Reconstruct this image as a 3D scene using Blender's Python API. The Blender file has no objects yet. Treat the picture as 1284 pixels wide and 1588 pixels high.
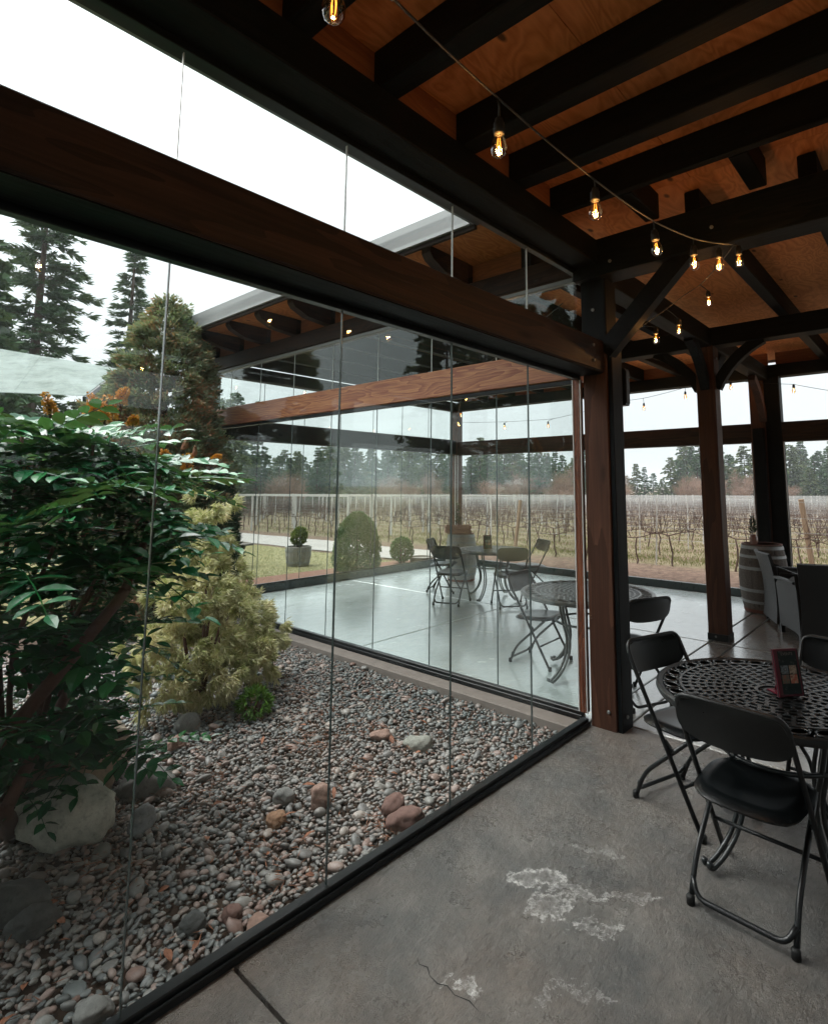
import bpy, math, random
import numpy as np
from mathutils import Vector, Matrix
sc = bpy.context.scene
C = sc.collection
rng = np.random.default_rng(7)
random.seed(7)
rad = math.radians

# ------------------------------------------------------------------ camera
YAW, PITCH, ROLL = rad(40.52), rad(6.878), rad(0.164)
CAM = Vector((-3.779, -2.007, 1.65))
FPX, CX, CY, IW, IH = 874.3, 710.4, 647.3, 1284.0, 1588.0
fw = Vector((math.cos(PITCH)*math.cos(YAW), math.cos(PITCH)*math.sin(YAW), math.sin(PITCH)))
rt = Vector((math.sin(YAW), -math.cos(YAW), 0))
up = rt.cross(fw)
cR, sR = math.cos(ROLL), math.sin(ROLL)
RT = cR*rt + sR*up
DN = -(cR*up - sR*rt)
cd = bpy.data.cameras.new('camera')
cam = bpy.data.objects.new('camera', cd)
C.objects.link(cam)
m3 = Matrix((RT, -DN, -fw)).transposed()
cam.matrix_world = Matrix.Translation(CAM) @ m3.to_4x4()
cd.sensor_fit = 'VERTICAL'
cd.sensor_height = 36.0
cd.lens = 36.0*FPX/IH
cd.shift_x = -(CX-IW/2)/IH
cd.shift_y = (CY-IH/2)/IH
cd.clip_start = 0.05
cd.clip_end = 3000
sc.camera = cam

def cr(right, fwd):
    """ground point by metres to the right of and ahead of the view axis"""
    return (CAM.x + fwd*math.cos(YAW) + right*math.sin(YAW), CAM.y + fwd*math.sin(YAW) - right*math.cos(YAW))

# ------------------------------------------------------------------ world, sun, exposure
w = bpy.data.worlds.new('World'); sc.world = w; w.use_nodes = True
nt = w.node_tree; nt.nodes.clear()
def wn(t, **k):
    n = nt.nodes.new(t)
    for a, b in k.items(): setattr(n, a, b)
    return n
wo = wn('ShaderNodeOutputWorld'); bg = wn('ShaderNodeBackground')
sky = wn('ShaderNodeTexSky', sky_type='NISHITA', sun_disc=False)
SUN_EL, SUN_ROT = rad(56), rad(-18)
sky.sun_elevation = SUN_EL; sky.sun_rotation = SUN_ROT
sky.air_density = 1.0; sky.dust_density = 3.0
hs = wn('ShaderNodeHueSaturation'); hs.inputs['Saturation'].default_value = 0.2
tc = wn('ShaderNodeTexCoord'); mp = wn('ShaderNodeMapping'); mp.inputs['Scale'].default_value = (1, 1, 2.2)
nz = wn('ShaderNodeTexNoise'); nz.inputs['Scale'].default_value = 1.7; nz.inputs['Detail'].default_value = 5; nz.inputs['Roughness'].default_value = .5
cl = wn('ShaderNodeValToRGB')
cl.color_ramp.elements[0].position = .25; cl.color_ramp.elements[0].color = (2.18, 2.4, 2.47, 1)
cl.color_ramp.elements[1].position = .75; cl.color_ramp.elements[1].color = (2.5, 2.68, 2.73, 1)
mx = wn('ShaderNodeMixRGB'); mx.inputs[0].default_value = .9
nt.links.new(sky.outputs[0], hs.inputs['Color'])
nt.links.new(tc.outputs['Generated'], mp.inputs[0]); nt.links.new(mp.outputs[0], nz.inputs['Vector'])
nt.links.new(nz.outputs[0], cl.inputs[0])
nt.links.new(hs.outputs[0], mx.inputs[1]); nt.links.new(cl.outputs[0], mx.inputs[2])
# overcast skies brighten towards the zenith; extra brightness added overhead to light the ground
sxy = wn('ShaderNodeSeparateXYZ'); nt.links.new(tc.outputs['Generated'], sxy.inputs[0])
zr = wn('ShaderNodeMapRange'); zr.inputs['From Min'].default_value = 0.0; zr.inputs['From Max'].default_value = 1.0; zr.inputs['To Min'].default_value = .95; zr.inputs['To Max'].default_value = 4.0
nt.links.new(sxy.outputs['Z'], zr.inputs['Value'])
zp = wn('ShaderNodeMath', operation='POWER'); zp.use_clamp = True; nt.links.new(sxy.outputs['Z'], zp.inputs[0]); zp.inputs[1].default_value = 2.2; nt.links.new(zp.outputs[0], zr.inputs['Value'])
vm = wn('ShaderNodeVectorMath', operation='SCALE'); nt.links.new(mx.outputs[0], vm.inputs[0]); nt.links.new(zr.outputs[0], vm.inputs['Scale'])
nt.links.new(vm.outputs[0], bg.inputs[0]); bg.inputs[1].default_value = .1
nt.links.new(bg.outputs[0], wo.inputs[0])

sl = bpy.data.lights.new('sun', 'SUN'); sl.energy = 1.5; sl.angle = rad(60); sl.color = (1, .97, .93)
so = bpy.data.objects.new('sun', sl); C.objects.link(so)
sd = Vector((math.sin(SUN_ROT)*math.cos(SUN_EL), math.cos(SUN_ROT)*math.cos(SUN_EL), math.sin(SUN_EL)))
so.rotation_euler = sd.to_track_quat('Z', 'Y').to_euler(); so.location = (0, 0, 30)

sc.view_settings.view_transform = 'Standard'
sc.view_settings.look = 'None'
sc.view_settings.exposure = 1.9
sc.view_settings.gamma = 1.0
sc.view_settings.use_curve_mapping = False
sc.render.engine = 'CYCLES'
sc.cycles.use_denoising = True
sc.cycles.max_bounces = 10
sc.cycles.diffuse_bounces = 5
sc.cycles.glossy_bounces = 4
sc.cycles.transparent_max_bounces = 40
sc.cycles.sample_clamp_indirect = 6.0
sc.cycles.caustics_reflective = False
sc.cycles.caustics_refractive = False

# ------------------------------------------------------------------ material helpers
class NB:
    def __init__(self, name):
        self.m = bpy.data.materials.new(name); self.m.use_nodes = True
        self.t = self.m.node_tree; self.t.nodes.clear()
        self.out = self.n('ShaderNodeOutputMaterial')
    def n(self, t, ins=None, **k):
        x = self.t.nodes.new(t)
        for a, b in k.items(): setattr(x, a, b)
        for a, b in (ins or {}).items(): self.set(x.inputs[a], b)
        return x
    def set(self, sock, v):
        if hasattr(v, 'outputs'): v = v.outputs[0]
        if isinstance(v, bpy.types.NodeSocket): self.t.links.new(v, sock)
        else: sock.default_value = v
    def math(self, op, a, b=0.0, c=0.0, clamp=False):
        x = self.n('ShaderNodeMath', operation=op); x.use_clamp = clamp
        self.set(x.inputs[0], a); self.set(x.inputs[1], b); self.set(x.inputs[2], c)
        return x.outputs[0]
    def mix(self, f, a, b, mode='MIX'):
        x = self.n('ShaderNodeMixRGB', blend_type=mode)
        self.set(x.inputs[0], f)
        for i, v in ((1, a), (2, b)):
            self.set(x.inputs[i], (*v, 1) if isinstance(v, tuple) and len(v) == 3 else v)
        return x.outputs[0]
    def ramp(self, f, stops, interp='LINEAR'):
        x = self.n('ShaderNodeValToRGB'); r = x.color_ramp; r.interpolation = interp
        while len(r.elements) < len(stops): r.elements.new(.5)
        for e, (p, c) in zip(r.elements, stops):
            e.position = p; e.color = (*c, 1) if not isinstance(c, (int, float)) else (c, c, c, 1)
        self.set(x.inputs[0], f); return x.outputs[0]
    def noise(self, v, scale, detail=4, rough=.55, dist=0.0):
        x = self.n('ShaderNodeTexNoise', {'Scale': scale, 'Detail': detail, 'Roughness': rough, 'Distortion': dist})
        if v is not None: self.set(x.inputs['Vector'], v)
        return x.outputs[0]
    def mapping(self, v, s=(1, 1, 1), l=(0, 0, 0), r=(0, 0, 0)):
        x = self.n('ShaderNodeMapping', {'Scale': s, 'Rotation': r}); self.set(x.inputs['Vector'], v); self.set(x.inputs['Location'], l)
        return x.outputs[0]
    def obj(self): return self.n('ShaderNodeTexCoord').outputs['Object']
    def pos(self): return self.n('ShaderNodeNewGeometry').outputs['Position']
    def orand(self): return self.n('ShaderNodeObjectInfo').outputs['Random']
    def irand(self): return self.n('ShaderNodeNewGeometry').outputs['Random Per Island']
    def bump(self, h, strength=.3, dist=.01):
        x = self.n('ShaderNodeBump', {'Strength': strength, 'Distance': dist}); self.set(x.inputs['Height'], h); return x.outputs[0]
    def principled(self, col, rough=.6, normal=None, metal=0.0, spec=.5, coat=0.0, coatr=.1):
        x = self.n('ShaderNodeBsdfPrincipled')
        self.set(x.inputs['Base Color'], (*col, 1) if isinstance(col, tuple) and len(col) == 3 else col)
        self.set(x.inputs['Roughness'], rough); self.set(x.inputs['Metallic'], metal)
        self.set(x.inputs['Specular IOR Level'], spec)
        self.set(x.inputs['Coat Weight'], coat); self.set(x.inputs['Coat Roughness'], coatr)
        if normal is not None: self.set(x.inputs['Normal'], normal)
        return x.outputs[0]
    def end(self, s):
        self.t.links.new(s, self.out.inputs[0]); return self.m

def plain(name, col, rough=.6, metal=0.0, var=.15, nscale=14, bump=.08, spec=.5):
    b = NB(name); o = b.obj()
    nzv = b.noise(o, nscale, 5)
    hi = tuple(min(1, c*(1+var)) for c in col); lo = tuple(c*(1-var) for c in col)
    c = b.mix(nzv, lo, hi)
    r = b.math('ADD', b.math('MULTIPLY', nzv, .2), rough-.1)
    return b.end(b.principled(c, r, b.bump(b.noise(o, nscale*6, 3), bump, .003), metal, spec))

def wood(name, dark, light, rough=.55, ring=26, bump=.25, contrast=(.3, .75), spec=.4):
    b = NB(name); o = b.obj()
    rnd = b.orand()
    off = b.n('ShaderNodeCombineXYZ', {0: b.math('MULTIPLY', rnd, 37.0), 1: b.math('SUBTRACT', b.math('MULTIPLY', rnd, .3), .02), 2: .11})
    v = b.n('ShaderNodeVectorMath', operation='ADD'); b.set(v.inputs[0], o); b.set(v.inputs[1], off)
    lo = b.mapping(v.outputs[0], (.9, 3.2, 3.2))
    d1 = b.noise(lo, 1.3, 2, .5)
    st = b.mapping(v.outputs[0], (.12, 1, 1))
    dv = b.n('ShaderNodeVectorMath', operation='MULTIPLY_ADD')
    nv = b.n('ShaderNodeTexNoise', {'Scale': 1.2, 'Detail': 3.0}); b.set(nv.inputs['Vector'], lo)
    b.set(dv.inputs[0], nv.outputs['Color']); b.set(dv.inputs[1], (.02, .16, .16)); b.set(dv.inputs[2], st)
    con = b.noise(b.mapping(dv.outputs[0], (4.2, 6.0, 6.0)), 1.0, 2, .4)
    wv = b.math('FRACT', b.math('MULTIPLY', con, ring*.55))
    fine = b.ramp(b.noise(b.mapping(v.outputs[0], (1.6, 70, 70)), 1.0, 4, .65), [(.3, 0), (.7, 1)])
    f = b.math('ADD', b.math('MULTIPLY', wv, .5), b.math('MULTIPLY', fine, .5))
    c = b.ramp(f, [(contrast[0], dark), (contrast[1], tuple((x+y)/2 for x, y in zip(dark, light))), (1, light)])
    big = b.noise(b.mapping(v.outputs[0], (1.2, 4, 4)), 1.5, 3)
    c = b.mix(b.math('MULTIPLY', big, .55), c, dark)
    # small knots
    vo = b.n('ShaderNodeTexVoronoi', {'Scale': 1.0}); b.set(vo.inputs['Vector'], b.mapping(v.outputs[0], (1.3, 5, 5)))
    kn = b.ramp(vo.outputs['Distance'], [(.05, 0), (.13, 1)])
    c = b.mix(b.math('MULTIPLY', b.math('SUBTRACT', 1.0, kn), .75), c, tuple(x*.35 for x in dark))
    r = b.math('ADD', b.math('MULTIPLY', f, .15), rough-.08)
    return b.end(b.principled(c, r, b.bump(f, bump, .004), 0, spec))

def plywood_mat(name, dark, light):
    b = NB(name); o = b.obj(); rnd = b.orand()
    off = b.n('ShaderNodeCombineXYZ', {0: b.math('MULTIPLY', rnd, 23.0), 1: b.math('MULTIPLY', rnd, 11.0), 2: 0.0})
    v = b.n('ShaderNodeVectorMath', operation='ADD'); b.set(v.inputs[0], o); b.set(v.inputs[1], off)
    lo = b.mapping(v.outputs[0], (1.1, 3.0, 1))
    f0 = b.noise(lo, 1.2, 3, .5, .6)
    bands = b.math('FRACT', b.math('MULTIPLY', f0, 13.0))
    tri = b.math('ABSOLUTE', b.math('SUBTRACT', b.math('MULTIPLY', bands, 2.0), 1.0))
    fine = b.noise(b.mapping(v.outputs[0], (4, 90, 1)), 1.0, 3, .6)
    f = b.math('ADD', b.math('MULTIPLY', tri, .5), b.math('MULTIPLY', fine, .5))
    c = b.ramp(f, [(.1, dark), (.85, light)])
    c = b.mix(b.math('MULTIPLY', b.noise(v.outputs[0], .9, 3), .5), c, tuple(x*.8 for x in dark))
    vo = b.n('ShaderNodeTexVoronoi', {'Scale': 1.0}); b.set(vo.inputs['Vector'], b.mapping(v.outputs[0], (2.2, 4.5, 1)))
    kn = b.ramp(vo.outputs['Distance'], [(.05, 1), (.1, 0)])
    c = b.mix(b.math('MULTIPLY', kn, .85), c, (.02, .01, .006))
    return b.end(b.principled(c, .7, b.bump(f, .12, .003), 0, .25))

def glass_mat(name, tint=(.972, .985, .98), smudge=.003, f0=.022):
    b = NB(name)
    g = b.n('ShaderNodeNewGeometry')
    d = b.n('ShaderNodeVectorMath', operation='DOT_PRODUCT'); b.set(d.inputs[0], g.outputs['Normal']); b.set(d.inputs[1], g.outputs['Incoming'])
    c = b.math('SUBTRACT', 1.0, b.math('ABSOLUTE', d.outputs['Value']))
    fr = b.math('ADD', f0, b.math('MULTIPLY', b.math('POWER', c, 5.0), .8), clamp=True)
    tr = b.n('ShaderNodeBsdfTransparent', {'Color': (*tint, 1)})
    gl = b.n('ShaderNodeBsdfAnisotropic', {'Roughness': 0.0})
    gl.inputs['Color'].default_value = (.95, 1, .98, 1)
    s = b.n('ShaderNodeMixShader'); b.set(s.inputs[0], fr); b.t.links.new(tr.outputs[0], s.inputs[1]); b.t.links.new(gl.outputs[0], s.inputs[2])
    # faint film of dust on the surface
    df = b.n('ShaderNodeBsdfDiffuse', {'Color': (.6, .63, .62, 1)})
    sm = b.math('MULTIPLY', b.ramp(b.noise(b.pos(), 1.6, 5, .65), [(.35, 0), (.8, 1)]), smudge)
    s2 = b.n('ShaderNodeMixShader'); b.set(s2.inputs[0], sm); b.t.links.new(s.outputs[0], s2.inputs[1]); b.t.links.new(df.outputs[0], s2.inputs[2])
    return b.end(s2.outputs[0])

def leaf_mat(name, cols, rough=.4, trans=.25, nscale=3.0, spec=.5, clump=.5, bumpy=False):
    b = NB(name); o = b.obj()
    r = b.math('FRACT', b.math('ADD', b.irand(), b.math('MULTIPLY', b.orand(), 3.7)))
    f = b.math('ADD', b.math('MULTIPLY', r, 1-clump), b.math('MULTIPLY', b.ramp(b.noise(o, nscale, 3), [(.3, 0), (.7, 1)]), clump))
    st = [(i/(len(cols)-1) if len(cols) > 1 else 0, c) for i, c in enumerate(cols)]
    c = b.ramp(f, st)
    p = b.principled(c, rough, None, 0, spec)
    t = b.n('ShaderNodeBsdfTranslucent'); b.set(t.inputs[0], b.mix(.4, c, (.2, .25, .03)))
    s = b.n('ShaderNodeMixShader', {0: trans}); b.t.links.new(p, s.inputs[1]); b.t.links.new(t.outputs[0], s.inputs[2])
    return b.end(s.outputs[0])

def emis(name, col, st):
    b = NB(name); e = b.n('ShaderNodeEmission', {'Color': (*col, 1), 'Strength': st}); return b.end(e.outputs[0])

# ------------------------------------------------------------------ mesh helpers
def link(name, me, mat=None, parent=None, smooth=False):
    o = bpy.data.objects.new(name, me); C.objects.link(o)
    if mat is not None and not me.materials: me.materials.append(mat)
    if parent is not None: o.parent = parent
    if smooth:
        me.polygons.foreach_set('use_smooth', [True]*len(me.polygons))
    return o

class MB:
    def __init__(self): self.v = []; self.f = []
    def add(self, vs, fs):
        n = len(self.v); self.v += [tuple(x) for x in vs]; self.f += [tuple(i+n for i in f) for f in fs]; return self
    def box(self, c, s, rot=None, ch=0.0):
        x, y, z = s[0]/2, s[1]/2, s[2]/2
        return self.bar((-x, 0, 0), (x, 0, 0), s[1], s[2], ch, base=(c, rot))
    def bar(self, p0, p1, wy, hz, ch=0.0, base=None, upv=None):
        p0, p1 = Vector(p0), Vector(p1); d = (p1-p0).normalized()
        u = Vector(upv) if upv else (Vector((0, 0, 1)) if abs(d.z) < .95 else Vector((0, 1, 0)))
        s = u.cross(d).normalized(); u = d.cross(s)
        a, h = wy/2, hz/2
        if ch > 0:
            sec = [(a-ch, -h), (a, -h+ch), (a, h-ch), (a-ch, h), (-a+ch, h), (-a, h-ch), (-a, -h+ch), (-a+ch, -h)]
        else: sec = [(a, -h), (a, h), (-a, h), (-a, -h)]
        vs = []
        for p in (p0, p1):
            for (i, j) in sec: vs.append(p + s*i + u*j)
        if base:
            c, rot = base; R = rot if rot is not None else Matrix.Identity(3)
            vs = [Vector(c) + R @ v for v in vs]
        n = len(sec)
        fs = [tuple(range(n-1, -1, -1)), tuple(range(n, 2*n))] + [(i, (i+1) % n, n+(i+1) % n, n+i) for i in range(n)]
        return self.add(vs, fs)
    def tube(self, pts, r, n=8, closed=False, caps=True):
        pts = [Vector(p) for p in pts]; m = len(pts); rs = r if isinstance(r, (list, tuple)) else [r]*m
        vs = []; prev = None
        for i, p in enumerate(pts):
            if closed: d = (pts[(i+1) % m]-pts[i-1]).normalized()
            else: d = (pts[min(i+1, m-1)]-pts[max(i-1, 0)]).normalized()
            if prev is None:
                s = Vector((0, 0, 1)).cross(d)
                if s.length < .05: s = Vector((0, 1, 0)).cross(d)
                s.normalize()
            else:
                s = prev - d*prev.dot(d)
                s.normalize()
            prev = s; u = d.cross(s)
            for k in range(n):
                t = 2*math.pi*k/n; vs.append(p + rs[i]*(math.cos(t)*s + math.sin(t)*u))
        fs = []
        for i in range(m if closed else m-1):
            j = (i+1) % m
            for k in range(n): fs.append((i*n+k, i*n+(k+1) % n, j*n+(k+1) % n, j*n+k))
        if caps and not closed: fs += [tuple(range(n-1, -1, -1)), tuple(range((m-1)*n, m*n))]
        return self.add(vs, fs)
    def lathe(self, prof, n=20, c=(0, 0, 0), sx=1, sy=1):
        vs = []; fs = []; m = len(prof)
        for (r, z) in prof:
            for k in range(n):
                t = 2*math.pi*k/n; vs.append((c[0]+sx*r*math.cos(t), c[1]+sy*r*math.sin(t), c[2]+z))
        for i in range(m-1):
            for k in range(n): fs.append((i*n+k, i*n+(k+1) % n, (i+1)*n+(k+1) % n, (i+1)*n+k))
        if prof[0][0] > 1e-4: fs.append(tuple(range(n-1, -1, -1)))
        if prof[-1][0] > 1e-4: fs.append(tuple(range((m-1)*n, m*n)))
        return self.add(vs, fs)
    def prism(self, poly, h, axis=2, base=0.0):
        n = len(poly); vs = []
        for z in (base, base+h):
            for (x, y) in poly: vs.append({2: (x, y, z), 1: (x, z, y), 0: (z, x, y)}[axis])
        fs = [tuple(range(n-1, -1, -1)), tuple(range(n, 2*n))] + [(i, (i+1) % n, n+(i+1) % n, n+i) for i in range(n)]
        return self.add(vs, fs)
    def grid_solid(self, P, th, nrm=None):
        """P[i][j] surface points; closed shell with thickness along nrm"""
        I, J = len(P), len(P[0]); V = [[Vector(p) for p in r] for r in P]
        N = [[None]*J for _ in range(I)]
        for i in range(I):
            for j in range(J):
                a = V[min(i+1, I-1)][j]-V[max(i-1, 0)][j]; b_ = V[i][min(j+1, J-1)]-V[i][max(j-1, 0)]
                N[i][j] = a.cross(b_).normalized()
        vs = [V[i][j]+N[i][j]*th/2 for i in range(I) for j in range(J)] + [V[i][j]-N[i][j]*th/2 for i in range(I) for j in range(J)]
        q = I*J; fs = []
        for i in range(I-1):
            for j in range(J-1):
                a = i*J+j; fs.append((a, a+J, a+J+1, a+1)); fs.append((q+a, q+a+1, q+a+J+1, q+a+J))
        for j in range(J-1):
            a = j; fs.append((a, a+1, q+a+1, q+a)); a = (I-1)*J+j; fs.append((a+1, a, q+a, q+a+1))
        for i in range(I-1):
            a = i*J; fs.append((a+J, a, q+a, q+a+J)); a = i*J+J-1; fs.append((a, a+J, q+a+J, q+a))
        return self.add(vs, fs)
    def mesh(self, name):
        me = bpy.data.meshes.new(name); me.from_pydata(self.v, [], self.f); me.update(); return me
    def build(self, name, mat, parent=None, smooth=False):
        return link(name, self.mesh(name), mat, parent, smooth)

def auto_smooth(o, ang=40):
    o.data.polygons.foreach_set('use_smooth', [True]*len(o.data.polygons))
    o.data.set_sharp_from_angle(angle=rad(ang)); return o

def np_mesh(name, V, T, smooth=False):
    """V (n,3) floats, T (m,3|4) ints -> mesh"""
    V = np.asarray(V, np.float32); T = np.asarray(T, np.int32)
    me = bpy.data.meshes.new(name); k = T.shape[1]
    me.vertices.add(len(V)); me.vertices.foreach_set('co', V.ravel())
    me.loops.add(T.size); me.loops.foreach_set('vertex_index', T.ravel())
    me.polygons.add(len(T)); me.polygons.foreach_set('loop_start', np.arange(0, T.size, k, dtype=np.int32))
    me.polygons.foreach_set('loop_total', np.full(len(T), k, np.int32))
    if smooth: me.polygons.foreach_set('use_smooth', np.ones(len(T), bool))
    me.update(calc_edges=True); me.validate(); return me

def tag(o, label=None, cat=None, group=None, kind=None):
    if label: o['label'] = label
    if cat: o['category'] = cat
    if group: o['group'] = group
    if kind: o['kind'] = kind
    return o
def empty(name, loc=(0, 0, 0), rz=0.0, label=None, cat=None, group=None, kind=None):
    o = bpy.data.objects.new(name, None); C.objects.link(o); o.location = loc; o.rotation_euler = (0, 0, rz)
    o.empty_display_size = .1
    return tag(o, label, cat, group, kind)
def dup(root, loc, rz=0.0, scale=None, label=None, group=None):
    def cp(o, par):
        c = o.copy(); C.objects.link(c)
        if par is not None: c.parent = par
        for ch in list(o.children): cp(ch, c)
        return c
    r = cp(root, None); r.location = loc; r.rotation_euler = (0, 0, rz)
    if scale: r.scale = scale if isinstance(scale, (tuple, list)) else (scale,)*3
    if label: r['label'] = label
    if group: r['group'] = group
    return r
def beam(name, p0, p1, wy, hz, mat, parent, ch=.006, upv=None):
    """timber with its own x axis along its length (the grain follows it)"""
    p0, p1 = Vector(p0), Vector(p1); L = (p1-p0).length; d = (p1-p0).normalized()
    u = Vector(upv) if upv else (Vector((0, 0, 1)) if abs(d.z) < .95 else Vector((0, 1, 0)))
    s = u.cross(d).normalized(); u = d.cross(s)
    o = MB().bar((-L/2, 0, 0), (L/2, 0, 0), wy, hz, ch).build(name, mat, parent)
    o.matrix_local = Matrix.Translation((p0+p1)/2) @ Matrix((d, s, u)).transposed().to_4x4()
    return o
def arcbeam(name, pts, wy, hz, mat, parent, upv):
    """curved timber swept along pts"""
    pts = [Vector(p) for p in pts]; sidev = Vector(upv).normalized(); vs = []; n = len(pts)
    for i, p in enumerate(pts):
        d = (pts[min(i+1, n-1)]-pts[max(i-1, 0)]).normalized(); u = d.cross(sidev).normalized()
        for (a, h) in ((.5, -.5), (.5, .5), (-.5, .5), (-.5, -.5)): vs.append(p+sidev*a*wy+u*h*hz)
    fs = [(3, 2, 1, 0), tuple(range(4*n-4, 4*n))]
    for i in range(n-1):
        for k in range(4): fs.append((i*4+k, i*4+(k+1) % 4, i*4+4+(k+1) % 4, i*4+4+k))
    mb = MB(); mb.add(vs, fs); return mb.build(name, mat, parent)

# leaf cards as folded diamonds
def leaves_arrays(P, D, L, Wd, fold=.25, r=None):
    r = r or rng; n = len(P)
    D = D/np.maximum(np.linalg.norm(D, axis=1, keepdims=True), 1e-6)
    A = r.normal(size=(n, 3)); S = np.cross(D, A); S /= np.maximum(np.linalg.norm(S, axis=1, keepdims=True), 1e-6)
    N = np.cross(S, D)
    L = np.broadcast_to(np.asarray(L, float).reshape(-1, 1), (n, 1)); Wd = np.broadcast_to(np.asarray(Wd, float).reshape(-1, 1), (n, 1))
    mid = P + D*L*.45
    V = np.stack([P, mid+S*Wd/2+N*Wd*fold, P+D*L, mid-S*Wd/2+N*Wd*fold], 1).reshape(-1, 3)
    b0 = np.arange(n)[:, None]*4
    T = np.concatenate([b0+np.array([[0, 2, 1]]), b0+np.array([[0, 3, 2]])], 0)
    return V, T
def leaves(name, P, D, L, Wd, mat, parent=None, fold=.25, r=None):
    V, T = leaves_arrays(P, D, L, Wd, fold, r)
    return link(name, np_mesh(name, V, T), mat, parent)
def unit(n, r=None):
    v = (r or rng).normal(size=(n, 3)); return v/np.linalg.norm(v, axis=1, keepdims=True)

# ------------------------------------------------------------------ materials
M = {}
M['timber'] = wood('dark_stained_timber', (.0032, .0055, .0066), (.019, .0165, .0155), .6, 22, .3, spec=.12)
M['header'] = wood('brown_stained_timber', (.018, .0115, .009), (.12, .058, .036), .55, 15, .3, contrast=(.25, .95), spec=.2)
M['post'] = wood('red_brown_timber', (.055, .024, .015), (.16, .07, .042), .6, 8, .2, spec=.2)
M['amber'] = wood('amber_grained_fir', (.24, .085, .05), (.95, .5, .2), .45, 26, .3, contrast=(.3, .95))
M['trim'] = wood('rusty_grained_fir', (.07, .016, .006), (.36, .11, .04), .45, 60, .3)
M['ply'] = plywood_mat('orange_plywood', (.47, .152, .046), (.82, .34, .12))
M['block'] = wood('orange_fir_block', (.24, .085, .034), (.46, .19, .08), .6, 24, .15)
M['metal'] = plain('black_rail_metal', (.0035, .0055, .0065), .36, 0, .3, 20, .05, .35)
M['bronze'] = plain('grey_channel_metal', (.22, .23, .23), .45, .3, .15, 20, .04)
M['fascia'] = plain('weathered_fascia_metal', (.26, .27, .27), .5, .2, .12, 6, .05)
M['glass'] = glass_mat('clear_pane_glass'); M['glass2'] = glass_mat('reflective_pane_glass', (.965, .985, .978), .012, .045)
M['seal'] = plain('clear_silicone', (.07, .09, .088), .2, 0, .1, 30, .02, .8); M['seal_lit'] = plain('skylit_silicone', (.4, .43, .42), .3, 0, .1, 30, .02)  # one clear silicone in two tones: sky-lit edges put into the paler colour
M['whiteseal'] = plain('white_silicone', (.6, .61, .6), .4, 0, .1, 30, .02)
def satin(name, col, r0, r1):
    b = NB(name); o = b.obj(); n_ = b.noise(o, 7, 4, .6); sp_ = b.ramp(b.noise(o, 160, 2, .5), [(.62, 0), (.75, 1)])
    c = b.mix(b.math('MULTIPLY', n_, .6), col, tuple(x*2.2 for x in col)); c = b.mix(b.math('MULTIPLY', sp_, .12), c, (.12, .12, .115))
    return b.end(b.principled(c, b.math('MULTIPLY_ADD', n_, r1-r0, r0), b.bump(b.noise(o, 420, 2), .04, .001), 0, .5))
M['chairpl'] = satin('black_chair_plastic', (.002, .0032, .0038), .24, .36)
M['chairtube'] = satin('black_steel_tube', (.0045, .006, .007), .34, .46)
M['cast'] = plain('charcoal_cast_metal', (.016, .0205, .0225), .33, .2, .35, 25, .2, .8)
M['wicker'] = None
M['soil'] = plain('damp_soil', (.05, .032, .022), .95, 0, .45, 6, .8, .2)
M['curb'] = plain('rough_concrete_curb', (.19, .165, .145), .8, 0, .25, 9, .4)

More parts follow.
